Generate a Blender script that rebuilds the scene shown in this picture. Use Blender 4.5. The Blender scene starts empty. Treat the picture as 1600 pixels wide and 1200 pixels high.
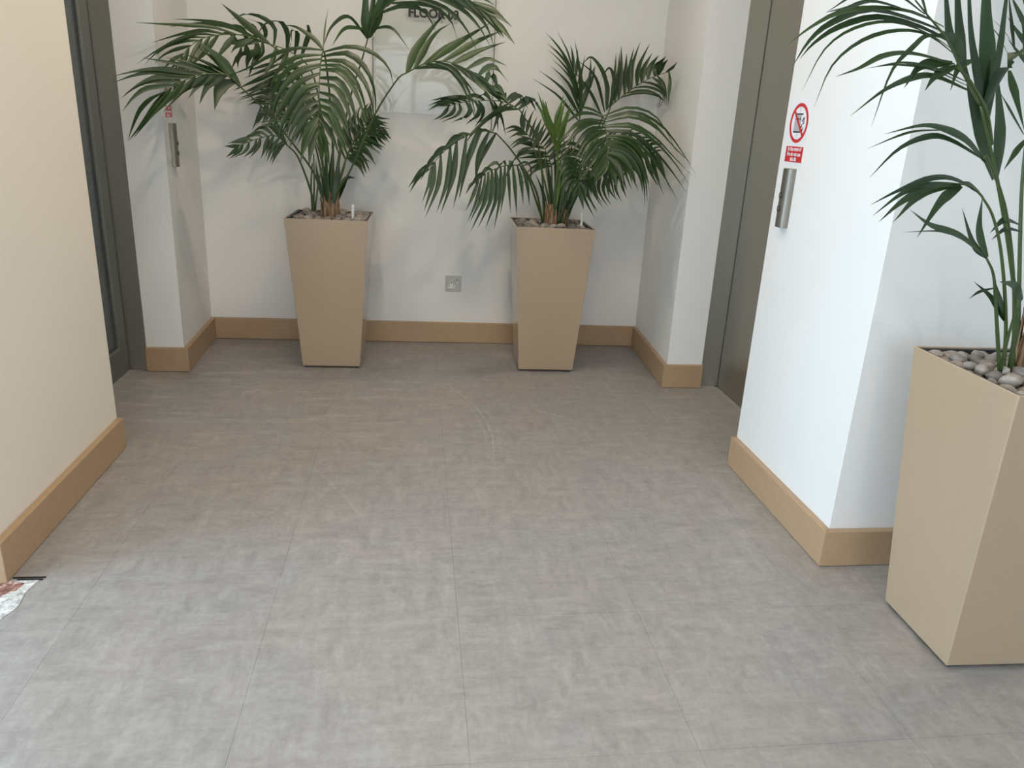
import bpy, bmesh, math, random
from mathutils import Vector, Matrix, noise
random.seed(7)
scn = bpy.context.scene
COL = scn.collection

# ------------------------------------------------------------------ camera
cam = bpy.data.cameras.new('camera')
cam_o = bpy.data.objects.new('camera', cam)
COL.objects.link(cam_o)
cam.sensor_fit = 'HORIZONTAL'
cam.sensor_width = 36.0
cam.lens = 36.0 * 1198.16 / 1600.0
cam.clip_start = 0.02
cam_o.matrix_world = Matrix([[0.991838, -0.007074, -0.127305, 0.0], [-0.118026, 0.326775, -0.937703, 0.0], [0.048233, 0.945076, 0.323273, 1.191372], [0.0, 0.0, 0.0, 1.0]])
scn.camera = cam_o

# ------------------------------------------------------------------ light and exposure
scn.view_settings.view_transform = 'Standard'
scn.view_settings.look = 'None'
scn.view_settings.gamma = 1.0
scn.view_settings.use_curve_mapping = False
scn.view_settings.exposure = 1.25
W = bpy.data.worlds.new('overcast_sky')
scn.world = W
W.use_nodes = True
bg = W.node_tree.nodes['Background']
bg.inputs[0].default_value = (0.80, 0.88, 1.0, 1)
bg.inputs[1].default_value = 1.6

def area(name, loc, rot, sx, sy, power, color, spread=180):
    l = bpy.data.lights.new(name, 'AREA')
    l.shape = 'RECTANGLE'; l.size = sx; l.size_y = sy
    l.energy = power; l.color = color; l.spread = math.radians(spread)
    o = bpy.data.objects.new(name, l); COL.objects.link(o)
    o.location = loc; o.rotation_euler = rot
    return o
PI = math.pi
# daylight entering by the west window and the south window
area('west_window_daylight', (-3.93, 0.2, 1.25), (0, -PI/2, 0), 1.9, 2.8, 74, (0.55, 0.78, 1.0))
area('south_window_daylight', (0.2, -2.93, 1.25), (PI/2, 0, 0), 3.0, 1.9, 6.0, (1.0, 0.94, 0.86))
area('stair_window_daylight', (-1.86, 2.76, 1.25), (PI/2, 0, 0), 0.8, 1.7, 9, (0.84, 0.93, 1.0))

# ------------------------------------------------------------------ helpers
def props(o, label=None, cat=None, group=None, kind=None):
    if label: o['label'] = label
    if cat: o['category'] = cat
    if group: o['group'] = group
    if kind: o['kind'] = kind
    return o
def empty(name, loc=(0, 0, 0), rz=0.0, **k):
    o = bpy.data.objects.new(name, None); COL.objects.link(o)
    o.empty_display_size = 0.05
    o.location = loc; o.rotation_euler = (0, 0, rz)
    return props(o, **k)
def obj(name, bm, m=None, parent=None, smooth=False, bevel=0.0, **k):
    me = bpy.data.meshes.new(name)
    if isinstance(bm, tuple):
        me.from_pydata(*bm); me.update()
    else:
        bm.to_mesh(me); bm.free()
    if m: me.materials.append(m)
    if smooth:
        for p in me.polygons: p.use_smooth = True
    o = bpy.data.objects.new(name, me); COL.objects.link(o)
    if parent: o.parent = parent
    if bevel:
        b = o.modifiers.new('bevel', 'BEVEL'); b.width = bevel; b.segments = 2; b.limit_method = 'ANGLE'
    return props(o, **k)
def add_box(bm, x0, x1, y0, y1, z0, z1):
    v = [bm.verts.new(p) for p in ((x0,y0,z0),(x1,y0,z0),(x1,y1,z0),(x0,y1,z0),(x0,y0,z1),(x1,y0,z1),(x1,y1,z1),(x0,y1,z1))]
    for f in ((3,2,1,0),(4,5,6,7),(0,1,5,4),(1,2,6,5),(2,3,7,6),(3,0,4,7)):
        bm.faces.new([v[i] for i in f])
def box(*a):
    bm = bmesh.new(); add_box(bm, *a); return bm
def prism(pts, z0, z1):
    bm = bmesh.new()
    lo = [bm.verts.new((x, y, z0)) for x, y in pts]; hi = [bm.verts.new((x, y, z1)) for x, y in pts]
    n = len(pts)
    bm.faces.new(hi); bm.faces.new(lo[::-1])
    for i in range(n):
        bm.faces.new((lo[i], lo[(i+1) % n], hi[(i+1) % n], hi[i]))
    bmesh.ops.recalc_face_normals(bm, faces=bm.faces)
    return bm
def crom(P, n):
    P = [Vector(p) for p in P]
    P = [2*P[0]-P[1]] + P + [2*P[-1]-P[-2]]
    m = len(P) - 3; out = []
    for i in range(n):
        s = i/(n-1)*m; k = min(int(s), m-1); t = s-k
        a, b, c, d = P[k:k+4]
        out.append(0.5*((2*b)+(c-a)*t+(2*a-5*b+4*c-d)*t*t+(3*b-a-3*c+d)*t*t*t))
    return out
def tube(path, radii, sides=7, cap=True):
    """tapered tube along points"""
    vs, fs = [], []
    n = len(path)
    T0 = (path[1]-path[0]).normalized()
    ref = Vector((1, 0, 0)) if abs(T0.x) < 0.8 else Vector((0, 1, 0))
    for i, p in enumerate(path):
        T = (path[min(i+1, n-1)]-path[max(i-1, 0)]).normalized()
        a = (ref - T*ref.dot(T)).normalized(); b = T.cross(a); ref = a
        for k in range(sides):
            th = 2*PI*k/sides
            vs.append(p + (a*math.cos(th)+b*math.sin(th))*radii[i])
    for i in range(n-1):
        for k in range(sides):
            k2 = (k+1) % sides
            fs.append((i*sides+k, i*sides+k2, (i+1)*sides+k2, (i+1)*sides+k))
    if cap:
        fs.append(tuple(range(sides))[::-1]); fs.append(tuple((n-1)*sides+k for k in range(sides)))
    return ([tuple(v) for v in vs], [], fs)
def cyl(r, z0, z1, n=24, cx=0, cy=0):
    return prism([(cx+r*math.cos(2*PI*i/n), cy+r*math.sin(2*PI*i/n)) for i in range(n)], z0, z1)

# ------------------------------------------------------------------ materials
def mat(name, color, rough=0.5, metal=0.0, coat=0.0, spec=0.5):
    m = bpy.data.materials.new(name); m.use_nodes = True
    b = m.node_tree.nodes['Principled BSDF']
    b.inputs['Base Color'].default_value = (*color, 1)
    b.inputs['Roughness'].default_value = rough
    b.inputs['Metallic'].default_value = metal
    b.inputs['Coat Weight'].default_value = coat
    b.inputs['Coat Roughness'].default_value = 0.04
    b.inputs['Specular IOR Level'].default_value = spec
    return m
class NT:
    def __init__(s, m): s.t = m.node_tree; s.b = s.t.nodes['Principled BSDF']
    def n(s, kind, **kw):
        x = s.t.nodes.new(kind)
        for k, v in kw.items(): setattr(x, k, v)
        return x
    def l(s, a, b): s.t.links.new(a, b)
    def pos(s):
        return s.n('ShaderNodeNewGeometry').outputs['Position']
    def obco(s):
        return s.n('ShaderNodeTexCoord').outputs['Object']
    def mapping(s, src, scale=(1,1,1), rot=(0,0,0)):
        m = s.n('ShaderNodeMapping'); m.inputs['Scale'].default_value = scale; m.inputs['Rotation'].default_value = rot
        s.l(src, m.inputs['Vector']); return m.outputs[0]
    def noise(s, src, scale, detail=4, rough=0.55):
        x = s.n('ShaderNodeTexNoise'); x.inputs['Scale'].default_value = scale
        x.inputs['Detail'].default_value = detail; x.inputs['Roughness'].default_value = rough
        s.l(src, x.inputs['Vector']); return x.outputs['Fac']
    def ramp(s, src, stops):
        r = s.n('ShaderNodeValToRGB'); e = r.color_ramp.elements
        while len(e) < len(stops): e.new(0.5)
        for i, (p, c) in enumerate(stops):
            e[i].position = p; e[i].color = (*c, 1) if len(c) == 3 else c
        s.l(src, r.inputs[0]); return r.outputs[0]
    def math(s, op, a, b=None, clamp=False):
        x = s.n('ShaderNodeMath', operation=op); x.use_clamp = clamp
        for i, q in enumerate((a, b)):
            if q is None: continue
            if isinstance(q, (int, float)): x.inputs[i].default_value = q
            else: s.l(q, x.inputs[i])
        return x.outputs[0]
    def mix(s, f, a, b, blend='MIX'):
        x = s.n('ShaderNodeMix', data_type='RGBA', blend_type=blend)
        for i, q in ((0, f), (6, a), (7, b)):
            if isinstance(q, (int, float)): x.inputs[i].default_value = q
            elif isinstance(q, tuple): x.inputs[i].default_value = (*q, 1)
            else: s.l(q, x.inputs[i])
        return x.outputs[2]
    def bump(s, h, strength=0.1, dist=0.01):
        x = s.n('ShaderNodeBump'); x.inputs['Strength'].default_value = strength; x.inputs['Distance'].default_value = dist
        s.l(h, x.inputs['Height']); s.l(x.outputs[0], s.b.inputs['Normal'])

def wall_paint(name, c):
    m = mat(name, c, 0.55, spec=0.3); t = NT(m); p = t.pos()
    f = t.noise(p, 2.2, 3)
    t.l(t.mix(f, tuple(x*0.975 for x in c), tuple(min(1, x*1.02) for x in c)), t.b.inputs['Base Color'])
    t.bump(t.noise(p, 160, 2), 0.05, 0.002)
    return m
M_WALL = wall_paint('white_wall_paint', (0.80, 0.795, 0.775))
M_CREAM = wall_paint('cream_wall_paint', (0.83, 0.775, 0.69))
M_CEIL = wall_paint('ceiling_paint', (0.82, 0.80, 0.76))

def floor_mat():
    m = mat('brushed_grey_vinyl', (0.3, 0.28, 0.26), 0.42, spec=0.45); t = NT(m); p = t.pos()
    a = t.noise(t.mapping(p, (7, 26, 9)), 1.0, 8, 0.68)          # trowel strokes across the room
    b = t.noise(t.mapping(p, (26, 8, 9)), 1.0, 8, 0.68)          # trowel strokes along the room
    patch = t.ramp(t.noise(p, 9, 3), [(0.36, (0, 0, 0)), (0.64, (1, 1, 1))])
    st = t.mix(patch, a, b)
    fine = t.noise(p, 55, 4, 0.7)
    st2 = t.math('ADD', t.math('MULTIPLY', st, 0.72), t.math('MULTIPLY', fine, 0.28))
    big = t.noise(p, 2.4, 5, 0.62)
    c1 = t.ramp(st2, [(0.36, (0.245, 0.232, 0.222)), (0.5, (0.315, 0.299, 0.287)), (0.65, (0.392, 0.373, 0.358))])
    warm = t.ramp(big, [(0.34, (0.96, 0.975, 0.985)), (0.66, (1.045, 1.01, 0.99))])
    c2 = t.mix(1.0, c1, warm, 'MULTIPLY')
    oi = t.n('ShaderNodeObjectInfo').outputs['Random']
    tv = t.ramp(oi, [(0.0, (0.988, 0.988, 0.99)), (1.0, (1.012, 1.01, 1.01))])
    c3 = t.mix(1.0, c2, tv, 'MULTIPLY')
    # wear: curved white drag marks left by furniture, as circle arcs on the floor
    sep = t.n('ShaderNodeSeparateXYZ'); t.l(p, sep.inputs[0]); X, Y = sep.outputs[0], sep.outputs[1]
    wob = t.math('MULTIPLY', t.math('SUBTRACT', t.noise(p, 6, 2), 0.5), 0.02)
    brk = t.ramp(t.noise(p, 38, 3, 0.7), [(0.42, (0, 0, 0)), (0.6, (1, 1, 1))])
    total = None
    for cx, cy, r, w, y0, y1, x0, x1, amp in SCUFFS:
        dx = t.math('SUBTRACT', X, cx); dy = t.math('SUBTRACT', Y, cy)
        d = t.math('SQRT', t.math('ADD', t.math('MULTIPLY', dx, dx), t.math('MULTIPLY', dy, dy)))
        d = t.math('ABSOLUTE', t.math('ADD', t.math('SUBTRACT', d, r), wob))
        k = t.math('SUBTRACT', 1.0, t.math('DIVIDE', d, w), True)
        for v, lo, hi in ((Y, y0, y1), (X, x0, x1)):
            k = t.math('MULTIPLY', k, t.math('MULTIPLY', t.math('SUBTRACT', v, lo), 12, True))
            k = t.math('MULTIPLY', k, t.math('MULTIPLY', t.math('SUBTRACT', hi, v), 12, True))
        k = t.math('MULTIPLY', k, amp)
        total = k if total is None else t.math('MAXIMUM', total, k)
    total = t.math('MULTIPLY', t.math('MULTIPLY', total, brk), 1.35, True)
    # dried mop residue in the alcove mouth
    sm = t.ramp(t.noise(t.mapping(p, (3.0, 11, 3)), 1.3, 6, 0.7), [(0.52, (0, 0, 0)), (0.72, (1, 1, 1))])
    k = t.math('MULTIPLY', t.math('SUBTRACT', Y, 2.55), 2.2, True)
    k = t.math('MULTIPLY', k, t.math('MULTIPLY', t.math('SUBTRACT', 0.35, X), 1.6, True))
    k = t.math('MULTIPLY', t.math('MULTIPLY', k, sm), 0.42)
    total = t.math('MAXIMUM', total, k)
    c4 = t.mix(total, c3, (0.62, 0.59, 0.55))
    t.l(c4, t.b.inputs['Base Color'])
    rr = t.ramp(st, [(0.3, (0.36,)*3), (0.7, (0.52,)*3)])
    t.l(rr, t.b.inputs['Roughness'])
    t.bump(st2, 0.04, 0.002)
    return m
# centre x, centre y, radius, half width, y range, x range, strength
SCUFFS = [(-0.95, 2.82, 1.262, .0032, 2.55, 3.56, 0, 1, .62), (-0.95, 2.82, 1.235, .003, 2.7, 3.5, 0, 1, .45),
          (-0.95, 2.82, 1.292, .003, 2.6, 3.3, 0, 1, .3),
          (0.05, 2.38, 0.872, .004, 2.92, 3.42, .30, .74, .6), (0.75, 5.6, 2.48, .004, 3.05, 3.35, -.28, .35, .4),
          (-1.3, 2.2, 1.17, .005, 2.7, 3.02, -.5, -.15, .3), (1.15, 3.9, .62, .004, 3.2, 3.5, .7, 1.05, .3),
          (-1.6, 1.6, 1.55, .008, 2.1, 2.55, -.6, -.1, .18)]
M_FLOOR = floor_mat()

def mdf():
    m = mat('waxed_tan_board', (0.42, 0.27, 0.15), 0.42); t = NT(m); p = t.pos()
    f = t.noise(t.mapping(p, (3, 3, 3)), 9, 5, 0.6)
    t.l(t.ramp(f, [(0.3, (0.405, 0.275, 0.162)), (0.7, (0.440, 0.302, 0.180))]), t.b.inputs['Base Color'])
    t.bump(t.noise(p, 90, 2), 0.05, 0.002)
    return m
M_MDF = mdf()
def planter_mat():
    m = mat('beige_gloss_lacquer', (0.40, 0.325, 0.232), 0.30, coat=0.7); t = NT(m)
    f = t.noise(t.pos(), 60, 2)
    t.l(t.mix(f, (0.424, 0.318, 0.214), (0.440, 0.332, 0.224)), t.b.inputs['Base Color'])
    return m
M_PLANTER = planter_mat()
M_LINER = mat('dark_grey_liner', (0.035, 0.036, 0.038), 0.5)
M_SOIL = mat('dark_substrate', (0.03, 0.024, 0.02), 0.95)
M_GAUGE = mat('translucent_white_plastic', (0.75, 0.75, 0.72), 0.3)
def steel(name, c, rough, sc):
    m = mat(name, c, rough, 1.0); t = NT(m); p = t.pos()
    f = t.noise(t.mapping(p, sc), 1, 4)
    t.l(t.mix(f, tuple(x*0.9 for x in c), tuple(x*1.08 for x in c)), t.b.inputs['Base Color'])
    t.l(t.ramp(f, [(0, (rough-.06,)*3), (1, (rough+.08,)*3)]), t.b.inputs['Roughness'])
    return m
M_DOOR = steel('dark_satin_steel', (0.42, 0.395, 0.34), 0.42, (300, 300, 3))
M_FRAME = steel('satin_steel_frame', (0.46, 0.445, 0.40), 0.44, (300, 300, 3))
M_STEEL = steel('brushed_nickel', (0.31, 0.295, 0.255), 0.5, (200, 200, 4))
M_TRIM = mat('pale_aluminium_edge', (0.55, 0.54, 0.52), 0.4, 0.6)
M_DOORPAINT = mat('grey_painted_metal', (0.17, 0.175, 0.165), 0.42, 0.4)
M_BLACK = mat('black', (0.012, 0.012, 0.012), 0.5)
M_WHITE = mat('white_plastic', (0.78, 0.78, 0.76), 0.35)
M_RED = mat('signal_red_print', (0.56, 0.028, 0.032), 0.4)
M_STICK = mat('white_vinyl_sticker', (0.80, 0.80, 0.83), 0.35)
M_GREYP = mat('grey_print', (0.42, 0.43, 0.46), 0.5)
def glass(name, tint, clear, rough=0.02, f0=1.45):
    m = bpy.data.materials.new(name); m.use_nodes = True; nt = m.node_tree; nt.nodes.clear()
    out = nt.nodes.new('ShaderNodeOutputMaterial'); mx = nt.nodes.new('ShaderNodeMixShader'); mx2 = nt.nodes.new('ShaderNodeMixShader')
    tr = nt.nodes.new('ShaderNodeBsdfTransparent'); tr.inputs[0].default_value = (*tint, 1)
    df = nt.nodes.new('ShaderNodeBsdfDiffuse'); df.inputs[0].default_value = (*[x*.6 for x in tint], 1)
    gl = nt.nodes.new('ShaderNodeBsdfGlossy'); gl.inputs['Roughness'].default_value = rough
    fr = nt.nodes.new('ShaderNodeFresnel'); fr.inputs[0].default_value = f0
    mx2.inputs[0].default_value = 1-clear
    nt.links.new(tr.outputs[0], mx2.inputs[1]); nt.links.new(df.outputs[0], mx2.inputs[2])
    nt.links.new(fr.outputs[0], mx.inputs[0]); nt.links.new(mx2.outputs[0], mx.inputs[1]); nt.links.new(gl.outputs[0], mx.inputs[2])
    nt.links.new(mx.outputs[0], out.inputs[0])
    return m
M_SIGNGLASS = glass('clear_acrylic', (0.97, 0.985, 0.98), 0.95, 0.03, 1.33)
M_WINGLASS = glass('window_glass', (0.95, 0.97, 0.97), 1.0)
M_DOORGLASS = glass('tinted_door_glass', (0.55, 0.64, 0.66), 0.70, 0.05)

def leaf_mat(name, dark, light, rough=0.38):
    m = mat(name, dark, rough, spec=0.5); t = NT(m)
    oi = t.n('ShaderNodeObjectInfo').outputs['Random']
    f = t.noise(t.pos(), 14, 3)
    k = t.math('ADD', t.math('MULTIPLY', oi, 0.6), t.math('MULTIPLY', f, 0.4))
    base = t.ramp(k, [(0.15, dark), (0.85, light)])
    t.l(base, t.b.inputs['Base Color'])
    tl = t.n('ShaderNodeBsdfTranslucent'); t.l(t.mix(1.0, base, (1.5, 1.7, 0.8), 'MULTIPLY'), tl.inputs[0])
    mx = t.n('ShaderNodeMixShader'); mx.inputs[0].default_value = 0.13
    out = [n for n in t.t.nodes if n.type == 'OUTPUT_MATERIAL'][0]
    t.l(t.b.outputs[0], mx.inputs[1]); t.l(tl.outputs[0], mx.inputs[2]); t.l(mx.outputs[0], out.inputs[0])
    return m
M_LEAF = leaf_mat('palm_leaf_green', (0.012, 0.034, 0.010), (0.033, 0.070, 0.020), 0.42)
M_YOUNG = leaf_mat('young_palm_leaf_green', (0.06, 0.12, 0.015), (0.11, 0.19, 0.03))
M_STEM = leaf_mat('palm_stalk_green', (0.048, 0.080, 0.022), (0.085, 0.128, 0.038), 0.42)
def bark():
    m = mat('fibrous_palm_bark', (0.2, 0.13, 0.08), 0.9, spec=0.2); t = NT(m); p = t.pos()
    f = t.noise(t.mapping(p, (110, 110, 14)), 1, 5, 0.7)
    t.l(t.ramp(f, [(0.3, (0.06, 0.035, 0.02)), (0.5, (0.25, 0.155, 0.09)), (0.72, (0.52, 0.40, 0.27))]), t.b.inputs['Base Color'])
    t.bump(f, 0.7, 0.006)
    return m
M_BARK = bark()
def stone():
    m = mat('river_pebble', (0.4, 0.36, 0.32), 0.6, spec=0.35); t = NT(m)
    oi = t.n('ShaderNodeObjectInfo').outputs['Random']
    c = t.ramp(oi, [(0.0, (0.17, 0.155, 0.14)), (0.3, (0.33, 0.305, 0.28)), (0.55, (0.47, 0.44, 0.41)), (0.8, (0.36, 0.29, 0.24)), (1.0, (0.60, 0.56, 0.52))])
    f = t.noise(t.mapping(t.pos(), (45, 45, 110)), 1, 5, 0.7)
    t.l(t.mix(t.ramp(f, [(.35, (0, 0, 0)), (.75, (.8, .8, .8))]), c, (0.12, 0.105, 0.092)), t.b.inputs['Base Color'])
    return m
M_STONE = stone()

# ------------------------------------------------------------------ room shell
ROOM_H = 2.42
S = 'structure'
fl = obj('floor', box(-4.0, 3.2, -3.0, 4.5, -0.12, -0.0035), mat('screed', (0.12, 0.115, 0.11), 0.9), kind=S)
TX0, TY0, TS = 0.115, 2.11, 0.4675
tile_mesh = None
for i in range(-8, 7):
    for j in range(-11, 5):
        x = TX0 + i*TS; y = TY0 + j*TS
        if x < -4.0 or x + TS > 3.21 or y < -3.05: continue
        if tile_mesh is None:
            g = 0.00022
            t_o = obj('tile', box(g, TS-g, g, TS-g, -0.0034, 0.0), M_FLOOR, fl, bevel=0)
            tile_mesh = t_o.data
        else:
            t_o = bpy.data.objects.new('tile', tile_mesh); COL.objects.link(t_o); t_o.parent = fl
        t_o.location = (x, y, random.uniform(-.00025, 0))
obj('ceiling', box(-4.0, 3.2, -3.0, 4.5, ROOM_H, ROOM_H+.12), M_CEIL, kind=S)

def yb(x):                      # front face of the back wall, very slightly out of square
    return 4.2074 + (x+1.0885)/(1.2661+1.0885)*(4.1606-4.2074)
obj('wall_back', prism([(-1.9, yb(-1.9)), (1.9, yb(1.9)), (1.9, 4.5), (-1.9, 4.5)], 0, ROOM_H), M_WALL, kind=S)
# column between the glazed door and the alcove (left)
obj('wall_alcove_left', prism([(-1.2399, 3.6208), (-1.0723, 3.6208), (-1.0885, 4.25), (-1.2399, 4.25)], 0, ROOM_H), M_WALL, kind=S)
# nib between alcove and lift (right)
obj('wall_alcove_right', prism([(1.2212, 3.4358), (1.3964, 3.4358), (1.3964, 4.2), (1.2661, 4.2)], 0, ROOM_H), M_WALL, kind=S)
# near piers
obj('wall_left', box(-4.0, -1.0606, 1.845, 2.7218, 0, ROOM_H), M_CREAM, kind=S)
obj('wall_right', box(1.2061, 3.2, 1.8512, 2.537, 0, ROOM_H), M_WALL, kind=S)
# rest of the lobby behind the camera
def wall_with_opening(name, axis, c0, c1, a0, a1, o0, o1, z0, z1):
    bm = bmesh.new()
    def put(lo, hi, zl, zh):
        if axis == 'x': add_box(bm, c0, c1, lo, hi, zl, zh)
        else: add_box(bm, lo, hi, c0, c1, zl, zh)
    put(a0, o0, 0, ROOM_H); put(o1, a1, 0, ROOM_H); put(o0, o1, 0, z0); put(o0, o1, z1, ROOM_H)
    return obj(name, bm, M_WALL, kind=S)
wall_with_opening('wall_west', 'x', -4.12, -4.0, -3.12, 4.5, -1.25, 1.65, 0.25, 2.25)
wall_with_opening('wall_south', 'y', -3.12, -3.0, -4.0, 3.2, -1.35, 1.75, 0.25, 2.25)
obj('wall_east', box(3.2, 3.32, -3.12, 4.5, 0, ROOM_H), M_WALL, kind=S)
obj('wall_stair', box(-2.45, -2.35, 2.7218, 4.5, 0, ROOM_H), mat('stair_paint', (0.35, 0.38, 0.40), 0.6), kind=S)
obj('wall_north', box(-4.0, 3.2, 4.5, 4.62, 0, ROOM_H), M_WALL, kind=S)
def window(name, axis, c, a0, a1, z0, z1, n):
    root = empty(name, kind=S)
    def b(lo, hi, zl, zh, d0, d1):
        return box(c+d0, c+d1, lo, hi, zl, zh) if axis == 'x' else box(lo, hi, c+d0, c+d1, zl, zh)
    w = .05
    for lo, hi, zl, zh in ((a0, a1, z0, z0+w), (a0, a1, z1-w, z1), (a0, a0+w, z0+w, z1-w), (a1-w, a1, z0+w, z1-w)):
        obj('window_frame', b(lo, hi, zl, zh, -.03, .03), M_DOORPAINT, root)
    for k in range(1, n):
        m = a0 + (a1-a0)*k/n
        obj('mullion', b(m-.025, m+.025, z0+w, z1-w, -.03, .03), M_DOORPAINT, root)
    for k in range(n):
        l = a0+(a1-a0)*k/n; h = a0+(a1-a0)*(k+1)/n
        obj('pane', b(l+.03, h-.03, z0+w, z1-w, -.004, .004), M_WINGLASS, root)
    return root
window('window_1', 'x', -4.06, -1.25, 1.65, .25, 2.25, 3)
window('window_2', 'y', -3.06, -1.35, 1.75, .25, 2.25, 3)
obj('ground_outside', box(-14, 12, -14, 12, -.5, -.3), mat('pale_paving', (0.35, 0.34, 0.32), 0.9), kind=S)

# ------------------------------------------------------------------ baseboards
tb, hb = 0.0227, 0.1149
def board(name, pts):
    return obj(name, prism(pts, 0.0015, hb), M_MDF, bevel=0.002, kind=S)
board('baseboard_left', [(-1.0606, 1.845), (-1.0606+tb, 1.845), (-1.0606+tb, 2.7218), (-1.0606, 2.7218)])
xo = -1.0723 + tb
ybk = yb(-1.07) - tb
board('baseboard_column_front', [(-1.2399, 3.6208), (-1.2399, 3.6208-tb), (xo, 3.6208-tb), (-1.0723, 3.6208)])
board('baseboard_alcove_left', [(-1.0723, 3.6208), (xo, 3.6208-tb), (-1.0885+tb, ybk), (-1.0885, ybk+tb)])
board('baseboard_back', [(-1.0885, yb(-1.0885)), (-1.0885+tb, ybk), (1.2661-tb, yb(1.25)-tb), (1.2661, yb(1.2661))])
board('baseboard_alcove_right', [(1.2661, yb(1.2661)), (1.2661-tb, yb(1.25)-tb), (1.2212-tb, 3.4358-tb), (1.2212, 3.4358)])
board('baseboard_nib_front', [(1.2212, 3.4358), (1.2212-tb, 3.4358-tb), (1.3964, 3.4358-tb), (1.3964, 3.4358)])
board('baseboard_right', [(1.2061, 2.537), (1.2061-tb, 2.537), (1.2061-tb, 1.8512-tb), (1.2061, 1.8512)])
board('baseboard_right_front', [(1.2061, 1.8512), (1.2061-tb, 1.8512-tb), (3.2, 1.8512-tb), (3.2, 1.8512)])

# ------------------------------------------------------------------ broken floor corner by the left baseboard
def blob(pts, z0, z1): return prism(pts, z0, z1)
def patch_mat():
    m = mat('exposed_screed', (0.6, 0.6, 0.58), 0.8); t = NT(m); p = t.pos()
    f = t.noise(p, 45, 4, 0.7)
    t.l(t.ramp(f, [(0.35, (0.30, 0.29, 0.27)), (0.5, (0.55, 0.55, 0.53)), (0.62, (0.74, 0.75, 0.74))]), t.b.inputs['Base Color'])
    t.bump(f, 0.5, 0.004)
    return m
def primer_mat():
    m = mat('reddish_primer', (0.30, 0.13, 0.10), 0.8); t = NT(m)
    f = t.noise(t.pos(), 60, 4, 0.7)
    t.l(t.ramp(f, [(0.4, (0.16, 0.07, 0.055)), (0.52, (0.30, 0.13, 0.10)), (0.64, (0.62, 0.52, 0.47))]), t.b.inputs['Base Color'])
    return m
random.seed(3)
M_PATCH = patch_mat()
pp = [(-1.15, 1.86), (-1.03, 1.855), (-.965, 1.862), (-.975, 1.80), (-.965, 1.74), (-.985, 1.68), (-.975, 1.62), (-1.0, 1.56), (-1.15, 1.54)]
obj('floor_patch', blob(pp, -.002, .0012), M_PATCH, kind=S)
pq = [(-1.13, 1.85), (-1.02, 1.85), (-.995, 1.842), (-1.0, 1.81), (-1.025, 1.79), (-1.03, 1.76), (-1.07, 1.74), (-1.14, 1.74)]
obj('floor_stain', blob(pq, .0, .0018), primer_mat(), kind=S)
obj('trim_1', box(-1.035, -.955, 1.866, 1.870, 0, .003), M_BLACK, kind=S)
obj('trim_2', box(-1.02, -.958, 1.856, 1.860, 0, .003), M_BLACK, kind=S)

# ------------------------------------------------------------------ glazed metal door on the left
d1 = empty('door_1', kind=S)
XD = -1.3227
obj('door_frame', box(-1.40, -1.2511, 3.6208, 3.70, 0, ROOM_H), M_FRAME, d1, bevel=.001)
obj('frame_edge', box(-1.2511, -1.2399, 3.6180, 3.70, 0, ROOM_H), M_TRIM if False else M_FRAME, d1)
obj('door_frame', box(-1.40, -1.30, 2.7218, 2.745, 0, ROOM_H), M_FRAME, d1)
obj('stile', box(XD-.045, XD, 3.532, 3.614, .008, 2.2), M_DOORPAINT, d1, bevel=.0015)
obj('stile', box(XD-.045, XD, 2.75, 2.84, .008, 2.2), M_DOORPAINT, d1, bevel=.0015)
obj('bottom_rail', box(XD-.045, XD, 2.84, 3.532, .008, .128), M_DOORPAINT, d1, bevel=.0015)
obj('top_rail', box(XD-.045, XD, 2.84, 3.532, 2.08, 2.2), M_DOORPAINT, d1, bevel=.0015)
bm = bmesh.new()
add_box(bm, XD-.01, XD-.002, 2.84, 2.848, .128, 2.08); add_box(bm, XD-.01, XD-.002, 3.524, 3.532, .128, 2.08)
add_box(bm, XD-.01, XD-.002, 2.848, 3.524, .128, .136); add_box(bm, XD-.01, XD-.002, 2.848, 3.524, 2.072, 2.08)
obj('glazing_bead', bm, M_FRAME, d1)
obj('pane', box(XD-.026, XD-.018, 2.84, 3.532, .128, 2.08), M_DOORGLASS, d1)
obj('door_head', box(-1.40, -1.31, 2.745, 3.6208, 2.205, ROOM_H), M_FRAME, d1)
obj('trim_3', box(-1.37, XD+.004, 2.745, 3.615, -.001, .005), M_TRIM, kind=S)

# ------------------------------------------------------------------ lift door on the right
d2 = empty('door_2', kind=S)
XL = 1.4857
obj('door_frame', box(1.3964, XL+.01, 3.4358, 3.55, 0, ROOM_H), M_FRAME, d2, bevel=.001)
obj('door_frame', box(XL-.02, XL+.06, 2.537, 2.56, 0, ROOM_H), M_FRAME, d2)
obj('door_panel', box(XL+.004, XL+.034, 3.0, 3.430, .006, ROOM_H), M_DOOR, d2, bevel=.001)
obj('door_panel', box(XL+.004, XL+.034, 2.56, 2.998, .006, ROOM_H), M_DOOR, d2, bevel=.001)
obj('door_pocket', box(XL+.05, XL+.09, 2.537, 3.55, 0, ROOM_H), M_BLACK, d2)
obj('trim_4', box(XL-.012, XL+.004, 2.56, 3.4358, -.001, .0035), M_TRIM, kind=S)
obj('trim_5', box(1.3964, XL+.004, 3.426, 3.4358, -.001, .0035), M_TRIM, kind=S)

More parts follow.
